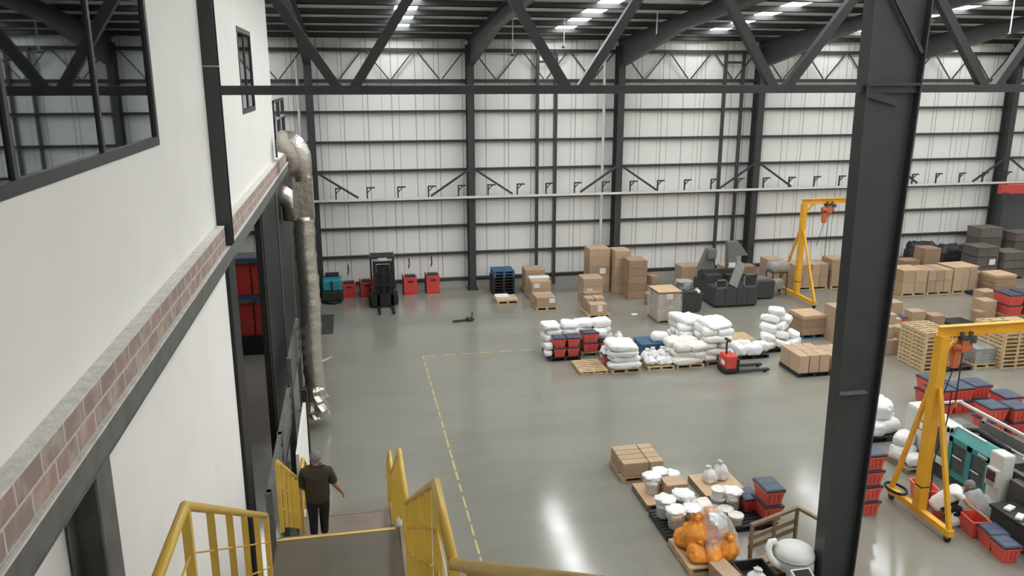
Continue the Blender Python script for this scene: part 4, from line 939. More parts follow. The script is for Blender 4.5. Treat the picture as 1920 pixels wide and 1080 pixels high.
MB().prism([(-.85,.9,1.2),(-.15,.9,1.2),(-.15,.9,2.15),(-.45,.9,2.15)], (0,.3,0)).build('left_conveyor', 'machine_grey', mc); MB().box((-.5,.7,1.75),(-.12,.9,2.15)).build('left_hood', 'machine_grey', mc)
MB().prism([(.6,1.0,1.1),(1.0,1.0,1.1),(1.0,1.0,1.75),(1.55,1.0,1.75),(1.05,1.0,2.4),(.55,1.0,2.4)], (0,.3,0)).build('right_conveyor', 'machine_grey', mc)
MB().box((.62,.985,1.2),(.95,.995,1.45)).build('sign_plate', 'paper', mc)
cb_ = E('control_cabinet', 'low dark control cabinet right of the packing machine', 'cabinet', (17.6, 32.6, 0)); MB().box((-.6,-.5,.06),(.55,.5,.82)).bevel(.015).build('body', 'machine_dark', cb_); MB().box((-.55,-.45,0),(.5,.45,.06)).build('plinth', 'rubber', cb_); MB().box((-.5,-.4,.82),(.4,.4,.9)).build('work_top', 'machine_grey', cb_)
bs_ = E('bag_stand', 'wire bag stand holding a big grey bag by the yellow crane', 'bag stand', (18.65, 32.9, 0))
for x in (-.35,.35):
    for y in (-.3,.3): MB().box((x-.02,y-.02,0),(x+.02,y+.02,1.05)).build('leg', 'steel', bs_)
MB().box((-.37,-.32,1.03),(.37,.32,1.06)).build('top_frame', 'steel', bs_)
sack(18.65, 32.85, 1.06, .95, .7, .5, .1, 'big grey crumpled bag on the wire stand', 'greybag', name='grey_bag', cat='bag'); sack(18.45, 32.5, .35, .6, .3, .5, .1, 'grey bag hanging at front of the wire stand', 'greybag', name='grey_bag', cat='bag')
carton(14.95, 34.9, .0, 1.6, .9, .95, 'long carton behind the packing machine by far wall', 'card'); carton(16.9, 34.7, 0, .7, .7, .95, 'brown carton behind the packing machine conveyors', 'card')
carton(17.55, 34.2, 0, .8, .7, 1.0, 'brown carton behind the low control cabinet', 'card_dark')
# G cartons
pallet(19.75, 33.25, 1.7, 1.05, 'wood pallet under the wide carton wall behind yellow crane', 'wood'); stack(19.75, 33.27, PT, 1.72, 1.0, 1.05, 4, 1, 2, 'wide wall behind far yellow crane', 'card')
pallet(21.6, 33.2, .95, 1.0, 'wood pallet under the tall cartons left of big column', 'wood'); stack(21.6, 33.22, PT, .95, .95, 1.25, 2, 1, 2, 'tall stack at left edge of big column, rear', 'card')
carton(18.95, 34.3, 0, .8, .8, 1.25, 'brown carton left of the wide wall behind crane', 'card')
o = board(21.8, 31.3, 0, .7, .5, 'white sheet lying on floor left of big column', 'paper', .05, .4)
# gantry cranes
def gantry(name_lab, x, y, L0, span, top, second):
    e_ = E('gantry_crane', name_lab, 'gantry crane', (x, y, 0))
    for s_, xx in ((0, 0), (1, span)):
        if s_ and not second: continue
        MB().box((xx-.07,-L0/2,.16),(xx+.07,L0/2,.30)).build('base_beam', 'crane', e_)
        MB().box((xx-.10,-.11,.3),(xx+.10,.11,top-.1)).build('post', 'crane', e_)
        for d in (-1, 1):
            MB().bar((xx, d*(L0/2-.08), .3), (xx, d*.13, top*.72), .085, .085, (1,0,0)).build('brace', 'crane', e_)
            MB().box((xx-.05, d*(L0/2-.1)-.06, .10), (xx+.05, d*(L0/2-.1)+.06, .17)).build('caster_fork', 'hoist', e_)
            MB().tube([(xx-.03, d*(L0/2-.1), .085), (xx+.03, d*(L0/2-.1), .085)], .085, 14).build('caster_wheel', 'rubber', e_)
        MB().bar((xx, 0, top-.55), (xx+(.5 if s_ == 0 else -.5), 0, top-.05), .06, .06, (0,1,0)).build('gusset', 'crane', e_)
        MB().box((xx-.1,-.115,.82),(xx+.105,.115,.85)).build('splice', 'steel', e_)
    MB().ibeam((-.12,0,top), (span+.12,0,top), .14, .22, .02, .014, (0,0,1)).build('beam', 'crane', e_)
    return e_
def hoist(x, y, ztop, lab, chain_to, s=1.0):
    e_ = E('chain_hoist', lab, 'hoist', (x, y, ztop))
    MB().box((-.16*s,-.12,-.10),(.16*s,.12,.0)).build('trolley', 'steel', e_)
    for a in (-.12*s, .12*s):
        for b_ in (-.09, .09): MB().tube([(a,b_-.02,.05),(a,b_+.02,.05)], .05, 12).build('trolley_wheel', 'grime', e_)
    MB().tube([(-.28*s,0,-.27),(.22*s,0,-.27)], .12*s, 16).build('motor', 'hoist', e_, True); MB().box((-.1*s,-.13*s,-.42*s),(.12*s,.13*s,-.1)).bevel(.02).build('gearbox', 'hoist', e_)
    MB().lathe([(.16*s,-.06),(.16*s,.06)], 16, (.2*s,0,-.1)).build('brake_cover', 'grime', e_)
    MB().frustum((-.26*s,-.1*s),(-.05*s,.1*s),.03,-.85*s,-.4*s).build('chain_bucket', 'hoist', e_)
    MB().tube([(.04,0,-.4),(.04,0,chain_to-ztop)], .014, 6).build('chain', 'steel_black', e_); MB().box((0,-.03,chain_to-ztop-.12),(.08,.03,chain_to-ztop)).build('hook_block', 'hoist', e_)
    MB().tube([(-.05,0,-.45),(-.2,.05,-1.2),(-.35,.1,-1.9)], .012, 6).build('pendant_cable', 'rubber', e_)
    return e_
gantry('yellow portable gantry crane standing by the far wall cartons', 19.05, 31.8, 3.1, 3.6, 4.36, True)
hoist(20.2, 31.8, 4.25, 'orange chain hoist hanging from the far yellow crane', 1.9)
g2 = gantry('large yellow gantry crane standing in the near right beside the machine', 11.98, 14.25, 2.05, 6.2, 4.38, True)
hoist(12.48, 14.25, 4.27, 'orange chain hoist hanging from the near yellow crane', 2.75, .85)
rg = E('cable_coil', 'black cable coil lying on the foot of the near yellow crane', 'cable coil', (11.95, 15.02, .31))
n = 40; MB().tube([(.19*math.cos(6.2832*k_/n*3), .30*math.sin(6.2832*k_/n*3), .025+.012*k_/n*3) for k_ in range(n+1)], .022, 8).build('cable', 'rubber', rg)
cbl = MB().tube([(12.35,14.2,3.0),(12.3,14.16,2.4),(12.2,14.13,1.95),(12.1,14.1,1.7),(12.02,14.05,1.5),(12.0,14.0,1.0),(12.05,14.05,.6)], .014, 6).build('pendant_cable', 'rubber'); T(cbl, 'thin black cable looping down the post of the near yellow crane', 'cable')

# ================================================================== RIGHT BACK
for i in range(3):
    x = 23.95+i*1.28; pallet(x, 31.35, 1.22, 1.15, 'wood pallet under the long carton wall right of big column, %s' % ('left','middle','right')[i], 'wood')
    stack(x, 31.35, PT, 1.24, 1.15, 1.0 if i < 2 else 1.02, 3 if i else 2, 1, 2 if i < 2 else 1, 'long carton wall right of column, %s block' % ('left','middle','right')[i], 'card', tape=False)
board(26.5, 31.4, PT+1.03, 1.35, 1.1, 'loose cardboard sheet on right block of the long carton wall', t=.04, rz=.05); board(23.95, 31.4, PT+1.01, 1.1, 1.1, 'loose cardboard sheet on left block of the long carton wall', t=.03)
carton(27.85, 31.6, 0, .5, .8, .85, 'brown carton at right end of the long carton wall', 'card'); carton(28.1, 31.4, PT, .5, .5, .42, 'small brown carton before flattened stack by the long wall', 'card', .2)
carton(26.2, 33.0, 0, .85, .8, 1.75, 'tall brown carton standing behind the long carton wall', 'card_dark'); carton(25.2, 33.1, 0, .9, .7, 1.2, 'brown carton behind left of the long carton wall', 'card_dark')
for i, (x, y, z, l, h_, nm) in enumerate(((24.6,34.3,0,1.2,.7,'lower left'),(25.5,34.4,0,1.1,.7,'lower right'),(24.7,34.4,.6,1.1,.6,'middle left'),(25.5,34.4,.6,1.0,.55,'middle right'),(25.0,34.5,1.1,1.1,.5,'top'))): sack(x, y, z, l, .8, h_, random.uniform(-.4,.4), 'big white bag behind the long carton wall, %s' % nm, tilt=(.1,.1))
sack(24.95, 34.35, 1.5, .75, .45, .3, .5, 'orange cloth bag on top of the big white bags', 'orange_bag', (.2,.3), cat='bag', name='orange_bag')
for i, (x, y, l) in enumerate(((28.1, 35.7, 1.7), (29.75, 35.75, 1.5))):
    o = sack(x, y, .0, l, .75, 1.4 if i else 1.65, -.05, 'large black covered bundle behind the long carton wall, %s' % ('left', 'right')[i], 'black_plastic', cat='bundle', name='covered_bundle')
pallet(27.95, 30.6, 1.2, 1.15, 'blue plastic pallet under flattened cartons far right', 'blue'); flatstack(28.05, 30.62, PT, 1.1, 1.0, 7, .115, 'tied stack on far right blue pallet')
pallet(27.2, 30.6, .8, 1.1, 'black plastic pallet left of the far right flattened cartons', 'black')
gcs = [(29.4,33.4,1.2,1.1,1.62,3,'leftmost'),(30.9,35.1,1.3,1.0,2.2,4,'rear left'),(32.5,34.6,1.2,1.0,2.0,4,'rear right'),(30.75,33.2,1.25,1.1,1.35,3,'front'),(32.3,32.4,1.3,1.1,1.1,3,'rightmost front')]
for x, y, w_, d, h_, n_, nm in gcs:
    pallet(x, y, w_, d, 'dark pallet under the %s grey crate stack at far right' % nm, 'old')
    for k_ in range(n_):
        hh = (h_-PT)/n_
        def gm(w_=w_, d=d, hh=hh):
            b = MB(); b.box((-w_/2+.02,-d/2+.02,.01),(w_/2-.02,d/2-.02,hh-.03)); b.box((-w_/2,-d/2,hh-.07),(w_/2,d/2,hh-.02))
            for q in (-w_/2+.03, -.02, w_/2-.07): b.box((q,-d/2+.005,.01),(q+.04,-d/2+.03,hh-.07))
            return b.mesh('grey_crate', 'grey_crate')
        o = add('grey_crate', cached(('gc', w_, d, round(hh,2)), gm), loc=(x+w_/2, y+d/2, PT+hh*k_)); T(o, 'grey brown crate, %s in the %s stack at far right' % ('bottom' if k_ == 0 else 'top' if k_ == n_-1 else ORD[k_], nm), 'crate', 'grey crates')
        if k_ == n_-2 and nm in ('leftmost', 'rear right'): MB().box((.1,-d/2-.006,.1),(.42,-d/2-.001,.38)).build('shipping_label', 'paper', o)
S(MB().box((33.3, YW-.2, 0), (XR, YW-.14, 4.15)).build('wall_back_panel', 'inner'))
rb = E('red_hoist_beam', 'red beam hanging at the far right edge under the white tray', 'beam', (32.6, 35.6, 4.35)); MB().box((-.55,-.12,-.5),(3.5,.12,-.05)).build('beam', 'red_machine', rb); MB().box((-.5,-.15,-.75),(-.1,.15,-.45)).build('trolley', 'steel', rb); MB().box((-.3,-.05,-.1),(-.2,.05,.0)).build('hanger', 'steel', rb)

# ================================================================== RIGHT MIDDLE
cm = [(17.95,24.3,.75,.6,.55,'lowest front left'),(18.45,25.1,.7,.6,.6,'lowest rear left'),(18.75,24.55,.5,.5,.5,'lowest front right'),(19.2,25.7,.6,.6,.85,'rear middle')]
for x, y, w_, d, h_, nm in cm: carton(x, y, 0, w_, d, h_, 'brown carton in loose heap between column and wood pallets, %s' % nm, 'card', random.uniform(-.15,.15))
carton(18.05, 24.4, .55, .5, .5, .45, 'brown carton atop the front left one in loose heap', 'card', .1); carton(18.5, 25.15, .6, .65, .5, .62, 'brown carton atop the rear left one in loose heap', 'card', -.1); carton(18.8, 24.6, .5, .4, .4, .4, 'small carton atop the front right one in loose heap', 'card', .2)
totes(19.9, 26.3, .3, .6, .4, .4, 1, 'lone tote behind the wood pallet stack'); carton(19.85, 26.25, 0, .7, .5, .3, 'flat carton under the lone red tote', 'card')
carton(20.75, 26.4, 0, .6, .5, .85, 'brown carton right of the lone red tote, front', 'card'); carton(20.3, 27.4, 0, .8, .6, .95, 'brown carton behind the lone red tote', 'card'); carton(21.5, 26.2, 0, .55, .55, .7, 'brown carton behind the near crane beam corner', 'card_dark')
for k_ in range(10): pallet(18.35, 22.55, 1.05, 1.3, 'pale wood pallet in the tall pallet stack left of near crane, %s from floor' % ORD[k_], 'wood', z=k_*PT, rz=random.uniform(-.015,.015), group='tall pallet stack')
for k_ in range(10): pallet(21.15, 22.3, 1.15, 1.4, 'pale wood pallet in the pallet stack under crane beam, %s from floor' % ORD[k_], 'wood', z=k_*PT, rz=random.uniform(-.015,.015), group='right pallet stack')
pallet(20.3, 22.5, .98, 1.2, 'wood pallet under the grey panel stack between pallet stacks', 'wood')
for k_ in range(5):
    o = add('wrapped_pack', cached('gpan', lambda: MB().box((-.43,-.52,.004),(.43,.52,.105)).bevel(.01, 1).mesh('wrapped_pack', 'galv')), loc=(20.79, 23.08, PT+k_*.11)); T(o, 'grey wrapped panel pack between pallet stacks, %s from bottom' % ORD[k_], 'panel pack', 'grey panel packs')
pallet(19.1, 22.4, 1.05, 1.0, 'black plastic pallet behind the near crane hoist', 'black'); carton(19.45, 22.6, PT, .5, .5, .25, 'small carton on black pallet behind the near crane hoist', 'card', .3)
totes(25.1, 26.5, .42, .62, .9, .42, 2, 'left pair at the far right edge'); totes(25.85, 26.5, .42, .62, .9, .42, 2, 'right pair at the far right edge')
pallet(25.0, 26.4, 1.6, 1.1, 'pallet stack base under red totes at the far right edge', 'old', z=0); carton(25.05, 26.45, PT, 1.5, 1.0, .28, 'wide carton under the red totes at far right edge', 'card_dark')
carton(24.3, 26.9, 0, .6, .6, .95, 'brown carton left of the far right red totes', 'card'); carton(25.2, 28.0, 0, .7, .6, 1.0, 'pale carton behind the far right red totes', 'card'); carton(23.9, 26.7, 0, .35, .4, .6, 'small carton beside the black pallet far right', 'card_dark')
pallet(22.9, 26.6, 1.0, 1.0, 'black pallet behind the near crane beam', 'black'); board(23.6, 25.5, .0, 1.6, .7, 'pale board lying before the far right totes', t=.5)
# red totes behind the moulding machine
gt = [(16.25,19.15,'front left'),(16.9,19.2,'front middle'),(17.55,19.3,'front right'),(16.55,19.9,'rear left')]
for x, y, nm in gt: totes(x, y, 0, .58, .64, .40, 2, '%s stack behind teal machine' % nm)
for x, y, nm in ((16.75,17.75,'near left'),(17.38,17.6,'near middle'),(17.75,18.35,'near rear'),(18.0,17.1,'near right')): totes(x, y, 0, .56, .62, .40, 2, '%s stack right behind machine' % nm)

# ================================================================== NEAR RIGHT
for k_ in range(4):
    tote(10.84, 14.55, k_*.375, .40, .60, .375, 'red tote bin in stack touching big column, %s' % ('bottom one','second from floor','third from floor','top with navy lid')[k_], True, 0, 'tote column by the big column')
pallet(13.3, 17.95, 1.1, 1.3, 'black plastic pallet under white bags left of the teal machine', 'black')
for i, (x, y, z, l, w_, h_, nm) in enumerate(((13.5,18.2,0,.7,.5,.4,'front left'),(14.05,18.35,0,.7,.5,.4,'front right'),(13.6,18.85,0,.8,.6,.5,'rear left'),(14.15,18.9,0,.7,.6,.5,'rear right'),(13.75,18.6,.38,.95,.75,.55,'big top'))): sack(x, y, PT+z, l, w_, h_, random.uniform(-.5,.5), 'bulging white bag on black pallet left of teal machine, %s' % nm, 'bag', (random.uniform(-.1,.1),random.uniform(-.1,.1)), cat='bag', name='poly_sack')
pallet(13.12, 16.15, .72, 1.0, 'wood pallet under two white bags at the machine end', 'old')
sack(13.4, 16.75, PT, .6, .5, .42, .3, 'white bag on wood pallet at the machine end, rear', 'bag', cat='bag', name='poly_sack'); sack(13.5, 16.4, PT, .55, .42, .3, -.2, 'white bag on wood pallet at the machine end, front', 'bag', cat='bag', name='poly_sack'); sack(13.42, 16.8, PT+.38, .55, .45, .34, .6, 'white bag on wood pallet at the machine end, top', 'bag', cat='bag', name='poly_sack')

# ---- injection moulding machine along Y, left face at X = 13.92
IX = 13.72
im = E('moulding_machine', 'teal and white injection moulding machine at right with sliding doors', 'machine', (IX, 14.3, 0))
def part(nm, m_, boxes, parent=im, bev=0):
    b = MB()
    for q in boxes: b.box(*q)
    if bev: b.bevel(bev)
    return b.build(nm, m_, parent)
part('base', 'machine_dark', [((.06,-4.6,0),(1.5,2.75,.42))])
# far end white enclosure, local y 1.35..2.75
part('end_enclosure', 'machine_white', [((0,1.95,.36),(.46,2.95,1.46))], bev=.08)
part('clamp_end', 'machine_grey', [((.46,2.0,.42),(1.45,2.7,1.0))])
part('side_cover', 'machine_white', [((.0,1.35,.38),(.1,1.97,.55)),((.0,1.35,.55),(.1,1.47,1.42)),((.0,1.85,.55),(.1,1.97,1.42)),((0,1.35,1.28),(.35,1.97,1.44))], bev=.015)
part('side_window', 'dark_pane', [((.03,1.47,.55),(.06,1.85,1.28))])
sg = part('warning_sign', 'paper', [((-.006,2.2,.95),(.002,2.42,1.2))]); part('sign_border', 'red_machine', [((-.010,2.2,.95),(-.004,2.24,1.2)),((-.010,2.38,.95),(-.004,2.42,1.2)),((-.010,2.2,1.16),(-.004,2.42,1.2)),((-.010,2.2,.95),(-.004,2.42,.98))], sg)
MB().lathe([(.03,0),(.035,.02),(.035,.16),(.02,.18)], 10, (.35,2.6,1.42)).build('beacon', 'green_led', im)
# teal sliding door with two panes, local y .05..1.33
def teal_door():
    b = MB(); b.box((0,.05,.28),(.07,1.33,.42)); b.box((0,.05,.42),(.07,.17,1.25)); b.box((0,.60,.42),(.07,.76,1.25)); b.box((0,1.22,.42),(.07,1.33,1.25)); b.box((0,.05,1.12),(.07,1.33,1.25))
    b.prism([(0,.05,1.25),(.07,.05,1.25),(.30,.05,1.44),(.20,.05,1.44)], (0,1.28,0)); return b
td = teal_door().build('sliding_door', 'teal', im); part('door_pane', 'dark_pane', [((.02,.17,.42),(.05,.60,1.12)),((.02,.76,.42),(.05,1.22,1.12))], td)
part('door_handle', 'machine_white', [((-.03,.30,.72),(-.01,.55,.75)),((-.03,.85,.80),(-.01,1.15,.83)),((-.004,.12,1.17),(0,.42,1.22))], td); part('top_strip', 'machine_white', [((.18,.45,1.44),(.24,1.33,1.47))], td)
# white pillar with control panel
pl = part('control_pillar', 'machine_white', [((-.05,-.36,.25),(.27,.03,1.50))], bev=.05)
cpn = part('control_panel', 'machine_white', [((-.14,-.34,.72),(-.02,-.02,1.15))], bev=.02); part('screen', 'dark_pane', [((-.155,-.30,.86),(-.14,-.06,1.10))], cpn); part('keypad', 'galv', [((-.152,-.28,.75),(-.14,-.08,.83))], cpn)
# top works
part('far_panel', 'machine_grey', [((1.38,-.1,.42),(1.44,2.0,1.25))]); part('guard_rail', 'machine_white', [((1.38,-.1,1.38),(1.44,2.75,1.44)),((.25,2.69,1.42),(1.44,2.75,1.47)),((1.38,1.85,1.2),(1.44,1.92,1.4)),((1.38,-.1,1.2),(1.44,-.03,1.4))])
part('far_door', 'teal', [((1.36,-2.6,.5),(1.44,-.12,1.30))]); part('injection_bed', 'grime', [((.3,-.2,.42),(1.3,2.0,.95))])
part('drag_chain', 'rubber', [((.62,.1+.12*q,1.0),(.86,.19+.12*q,1.10)) for q in range(12)]); part('silver_bar', 'galv', [((.98,.1,1.08),(1.05,1.55,1.16))]); part('tie_bar', 'grime', [((.35,-2.2,.98),(.47,1.9,1.08)),((1.1,-2.2,.98),(1.22,1.9,1.08))])
part('hopper_mount', 'grime', [((.55,1.3,.95),(1.05,1.9,1.2))]); part('valve_block', 'grime', [((.4,.9,.95),(.7,1.25,1.12))]); part('mould_block', 'grime', [((.5,-.1,.95),(1.1,.35,1.15))]); MB().tube([(.7,1.6,1.2),(.72,1.3,1.32),(.8,.9,1.25),(.9,.5,1.16)], .06, 10).build('hydraulic_hose', 'rubber', im)
part('platen', 'grime', [((.1,-1.0,.42),(1.3,-.45,1.0))]); part('platen', 'grime', [((.1,-2.4,.42),(1.3,-1.7,1.1))]); part('near_rail', 'machine_white', [((.42,-2.5,1.40),(.47,-.36,1.44)),((.42,-2.5,1.0),(.47,-2.45,1.4))]); MB().lathe([(.2,0),(.24,.06),(.24,.22),(.12,.3)], 18, (.45,-1.0,1.0)).build('grease_drum', 'machine_white', im, True)
part('fence_wire', 'machine_white', [((1.4,-2.6,1.30),(1.44,-.12,1.36))])
ct_ = E('work_table', 'black work table with white moulded parts at the right edge', 'table', (13.15, 11.6, 0))
MB().box((0,-1.1,.56),(.60,2.0,.62)).build('table_top', 'black_plastic', ct_); MB().box((.03,-1.05,0),(.09,1.95,.56)).build('side_panel', 'machine_dark', ct_); MB().box((.50,-1.05,0),(.56,1.95,.56)).build('side_panel', 'machine_dark', ct_)
for i, (x, y, rz) in enumerate(((13.38,13.3,.4),(13.55,12.5,.2),(13.32,12.95,.6),(13.58,12.95,.1))):
    o = add('moulded_part', cached('mp', lambda: MB().box((-.13,-.07,0),(.13,.07,.06)).bevel(.02).mesh('moulded_part', 'bucket')), loc=(x, y, .622), rz=rz); T(o, 'white moulded part lying on the black work table', 'plastic part', 'parts on the work table')
drape(13.18, 11.9, .62, .52, .85, .12, 'crumpled clear film lying on the black work table', seed=11)
drape(13.0, 13.75, .0, .62, .7, .62, 'crumpled clear film beside the crouching person', seed=14)
# bins round the worker
def obin(x, y, w_, d, h_, rz, lab, lid):
    return tote(x, y, 0, w_, d, h_, lab, lid, rz, None, not lid)
obin(12.42, 14.62, .42, .62, .42, -.25, 'open red bin behind the crouching person', False)
obin(12.58, 13.26, .40, .52, .40, -.15, 'open red bin the crouching person reaches into', False)
obin(12.60, 12.78, .40, .50, .40, -.15, 'red bin with navy lid between open bin and nearest bin', True)
obin(12.50, 12.34, .38, .42, .40, -.08, 'nearest red bin with navy lid at the right edge', True)
obin(12.36, 14.12, .24, .24, .40, .2, 'narrow red bin below the crouching person', False)
polybag(12.62, 13.92, 0, .15, .36, 'white bag on floor before the crouching person', tilt=(.1, .1))

# ================================================================== PEOPLE
def skin(name, verts, edges, radii, m_, parent=None, sub=2):
    me = bpy.data.meshes.new(name); me.from_pydata([Vector(v) for v in verts], edges, []); o = bpy.data.objects.new(name, me); COL.objects.link(o)
    mod = o.modifiers.new('k', 'SKIN'); mod.use_smooth_shade = True
    for i, sv in enumerate(me.skin_vertices[0].data):
        r = radii[i]; sv.radius = r if isinstance(r, tuple) else (r, r); sv.use_root = (i == 0)
    s_ = o.modifiers.new('s', 'SUBSURF'); s_.levels = sub; s_.render_levels = sub
    dg = bpy.context.evaluated_depsgraph_get(); ev = o.evaluated_get(dg); nm = bpy.data.meshes.new_from_object(ev); bpy.data.objects.remove(o)
    nm.materials.clear(); nm.materials.append(M[m_])
    for p in nm.polygons: p.use_smooth = True
    return add(name, nm, parent)
def hand(V, Ed, Rr, wi, wrist, d, side, up):
    """palm and five fingers: d finger direction, side towards thumb, up back of hand"""
    d, side, up = Vector(d).normalized(), Vector(side).normalized(), Vector(up).normalized(); w_ = Vector(wrist)
    def nv(p, r, par): V.append(p); Rr.append(r); Ed.append((par, len(V)-1)); return len(V)-1
    palm = nv(w_+d*.05, (.036, .022), wi)
    for k_, (off, ln) in enumerate(((.030, .070), (.010, .080), (-.012, .074), (-.032, .058))):
        a = nv(w_+d*.095+side*off, .0105, palm); b_ = nv(w_+d*(.095+ln*.5)+side*off*1.1-up*.010, .0095, a); nv(w_+d*(.095+ln*.9)+side*off*1.1-up*.034, .0080, b_)
    t1 = nv(w_+d*.035+side*.040, .013, palm); t2 = nv(w_+d*.065+side*.060-up*.012, .011, t1); nv(w_+d*.09+side*.062-up*.026, .009, t2)
# --- man walking down the stair, seen from behind (local: +y ahead, +x right)
man = E('person', 'person in dark olive shirt and hairnet walking down the yellow railed stair', 'person', (-.87, 13.66, 1.382))
V = [(0,0,.90),(0,.0,1.08),(0,.01,1.26),(0,.015,1.38),(0,.03,1.44),(0,.05,1.50)]
Ed = [(0,1),(1,2),(2,3),(3,4),(4,5)]; Rr = [(.17,.12),(.17,.13),(.17,.11),(.10,.07),.060,.058]
def chain(V, Ed, Rr, start, pts, rs):
    p = start
    for q, r in zip(pts, rs): V.append(q); Rr.append(r); Ed.append((p, len(V)-1)); p = len(V)-1
    return p
la = chain(V, Ed, Rr, 3, [(-.21,.0,1.33),(-.29,-.02,1.08),(-.20,.14,.95)], [.072,.052,.036]); hand(V, Ed, Rr, la, (-.19,.16,.94), (.5,.6,-.5), (.4,.3,.8), (-.8,.3,.2))
ra = chain(V, Ed, Rr, 3, [(.21,.0,1.33),(.31,-.03,1.08),(.41,.08,.88)], [.072,.052,.034]); hand(V, Ed, Rr, ra, (.415,.09,.87), (.35,.35,-.85), (-.2,.9,.3), (.9,.1,.3))
ll = chain(V, Ed, Rr, 0, [(-.10,.0,.82),(-.10,.02,.46),(-.10,-.06,.09),(-.10,.06,.04)], [.105,.070,.045,.035])
rl = chain(V, Ed, Rr, 0, [(.10,.0,.82),(.09,.05,.44),(.08,.02,.07),(.08,.13,.03)], [.105,.070,.045,.035])
body = skin('body', V, Ed, Rr, 'skin', man)
hm = bmesh.new(); bmesh.ops.create_uvsphere(hm, u_segments=24, v_segments=16, radius=1)
def head(parent, c, rot=0, pitch=0, net='hairnet'):
    """ovoid head with brow, nose, mouth, ears (face towards +y), plus hairnet"""
    b = bmesh.new(); bmesh.ops.create_uvsphere(b, u_segments=32, v_segments=24, radius=1)
    for v in b.verts:
        x, y, z = v.co; w_ = 1-.18*max(0, -z); q = Vector((x*.076*w_, y*.095*(1-.08*max(0,-z)), z*.118))
        if y > .5:
            if abs(x) < .2 and -.35 < z < .12: q.y += .020*(1-abs(x)/.2)*(1-abs(z+.15)/.30 if abs(z+.15) < .30 else 0)   # nose
            if .05 < z < .30 and .15 < abs(x) < .62: q.y -= .007                                               # eye sockets
            if -.62 < z < -.46 and abs(x) < .35: q.y += .005                                                   # lips
        v.co = q
    me = bpy.data.meshes.new('head'); b.to_mesh(me); b.free(); me.materials.append(M['skin'])
    for p in me.polygons: p.use_smooth = True
    h_ = add('head', me, parent, c); h_.rotation_euler = (pitch, 0, rot)
    for s_ in (-1, 1):
        MB().lathe([(.012,-.02),(.026,-.015),(.03,0),(.026,.015),(.012,.02)], 12, (s_*.078,-.005,-.01)).build('ear', 'skin', h_, True)
        MB().lathe([(.002,-.008),(.009,-.004),(.009,.004),(.002,.008)], 10, (s_*.028,.086,.018)).build('eye', 'rubber', h_, True)
    b = bmesh.new(); bmesh.ops.create_uvsphere(b, u_segments=28, v_segments=20, radius=1)
    for v in b.verts:
        v.co = Vector((v.co.x*.098, v.co.y*.112-.012, v.co.z*.112+.026))*(1+.04*noise.noise(v.co*3))
        if v.co.y > .06 and v.co.z < .03: v.co.y = .06
    me = bpy.data.meshes.new('hairnet'); b.to_mesh(me); b.free(); me.materials.append(M[net])
    for p in me.polygons: p.use_smooth = True
    add('hairnet', me, h_)
    return h_
hm.free()
head(man, (0,.075,1.57), 0, -.25)
SV = [(0,0,.72),(0,0,.86),(0,0,1.02),(0,.0,1.16),(0,.005,1.30),(0,.02,1.42),(0,.03,1.47)]; SE = [(i,i+1) for i in range(6)]; SRr = [(.22,.17),(.235,.18),(.24,.19),(.23,.18),(.22,.15),(.135,.115),(.10,.095)]
chain(SV, SE, SRr, 4, [(-.22,.0,1.34),(-.265,-.01,1.20),(-.29,-.015,1.06)], [.098,.088,.084]); chain(SV, SE, SRr, 4, [(.22,.0,1.34),(.275,-.01,1.20),(.305,-.02,1.07)], [.098,.088,.084])
skin('shirt', SV, SE, SRr, 'olive', man)
TV = [(0,0,1.02),(0,0,.84)]; TE = [(0,1)]; TR_ = [(.19,.15),(.20,.16)]
chain(TV, TE, TR_, 1, [(-.105,.0,.72),(-.10,.02,.46),(-.10,-.03,.22),(-.10,-.06,.10)], [.125,.092,.078,.074]); chain(TV, TE, TR_, 1, [(.105,.0,.72),(.09,.05,.44),(.085,.03,.2),(.08,.02,.08)], [.125,.092,.078,.074])
skin('trousers', TV, TE, TR_, 'trousers', man)
for x, y, z in ((-.10,-.06,.045),(.08,.02,.03)):
    MB().box((x-.045,y-.10,z-.045+.015),(x+.045,y+.18,z+.045)).bevel(.028,3).build('shoe', 'shoe', man, True)
# --- woman crouching between bins, leaning towards the machine
wo = E('person', 'crouching person in white shirt and hairnet reaching into the open red bin', 'person', (12.50, 14.12, 0), R(-118))
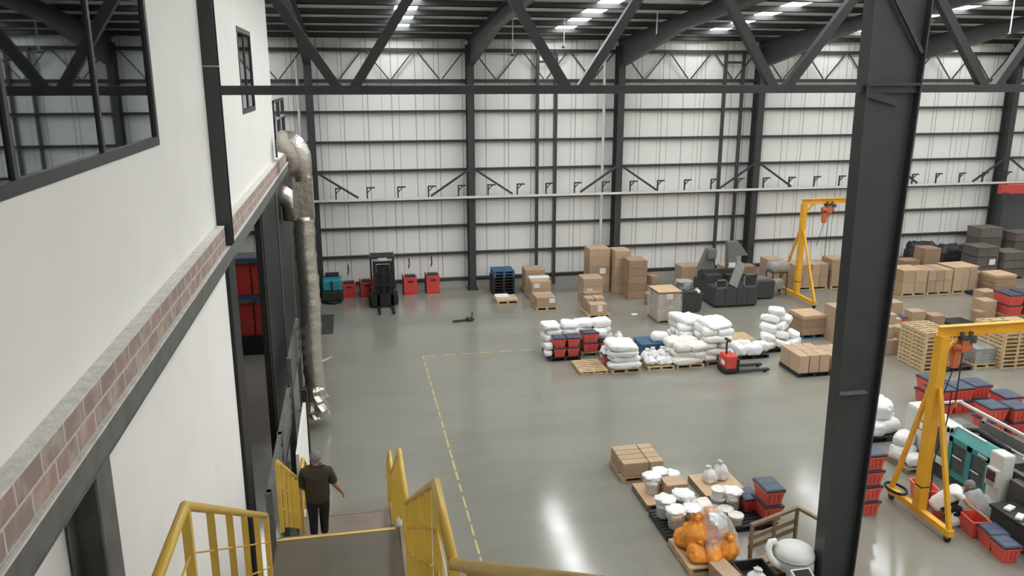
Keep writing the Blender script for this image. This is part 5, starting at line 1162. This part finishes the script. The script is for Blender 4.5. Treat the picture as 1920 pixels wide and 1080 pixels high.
# local +y = facing direction, +x = right hand side
V = [(0,-.14,.36),(0,-.02,.52),(0,.12,.66),(0,.24,.76),(0,.31,.80),(0,.38,.84)]; Ed = [(0,1),(1,2),(2,3),(3,4),(4,5)]; Rr = [(.17,.14),(.155,.13),(.16,.12),(.13,.09),.055,.052]
la = chain(V, Ed, Rr, 3, [(-.19,.24,.74),(-.22,.36,.55),(-.10,.52,.46)], [.058,.042,.03]); hand(V, Ed, Rr, la, (-.09,.53,.455), (.4,.8,-.3), (.8,-.3,.2), (0,.3,.9))
ra = chain(V, Ed, Rr, 3, [(.19,.24,.74),(.30,.42,.58),(.40,.64,.46)], [.058,.042,.03]); hand(V, Ed, Rr, ra, (.41,.66,.45), (.4,.8,-.35), (-.8,.4,.1), (0,.3,.9))
chain(V, Ed, Rr, 0, [(-.12,-.08,.34),(-.20,.30,.44),(-.17,.10,.09),(-.17,.22,.04)], [.095,.065,.042,.032]); chain(V, Ed, Rr, 0, [(.12,-.08,.34),(.20,.30,.44),(.17,.10,.09),(.17,.22,.04)], [.095,.065,.042,.032])
skin('body', V, Ed, Rr, 'skin', wo); head(wo, (0,.43,.90), 0, -.75)
SV = [(0,-.24,.28),(0,-.17,.36),(0,-.06,.50),(0,.08,.63),(0,.21,.74),(0,.29,.79),(0,.33,.81)]; SE = [(i,i+1) for i in range(6)]; SRr = [(.19,.16),(.205,.175),(.195,.17),(.19,.155),(.175,.12),(.09,.08),(.065,.065)]
chain(SV, SE, SRr, 4, [(-.19,.23,.74),(-.215,.30,.64)], [.082,.074]); chain(SV, SE, SRr, 4, [(.19,.23,.74),(.245,.33,.65)], [.082,.074])
skin('shirt', SV, SE, SRr, 'shirt_white', wo)
TV = [(0,-.16,.40),(0,-.12,.31)]; TE = [(0,1)]; TR_ = [(.18,.15),(.185,.155)]
for s_ in (-1, 1): chain(TV, TE, TR_, 1, [(s_*.13,.05,.36),(s_*.20,.29,.44),(s_*.185,.20,.25),(s_*.17,.11,.10)], [.115,.085,.072,.062])
skin('trousers', TV, TE, TR_, 'trousers', wo)
for s_ in (-1, 1): MB().box((s_*.17-.042,.03,0),(s_*.17+.042,.28,.085)).bevel(.026,3).build('shoe', 'shoe', wo, True)

# ------------------------------------------------------------------ light and view
w = bpy.data.worlds.new('world'); SC.world = w; w.use_nodes = True
w.node_tree.nodes['Background'].inputs[0].default_value = (.8, .88, 1, 1); w.node_tree.nodes['Background'].inputs[1].default_value = .4
SC.view_settings.view_transform = 'Standard'; SC.view_settings.look = 'None'; SC.view_settings.gamma = 1; SC.view_settings.use_curve_mapping = False
SC.view_settings.exposure = -0.08
SC.cycles.max_bounces = 8; SC.cycles.diffuse_bounces = 4; SC.cycles.transparent_max_bounces = 12
SC.cycles.use_denoising = True
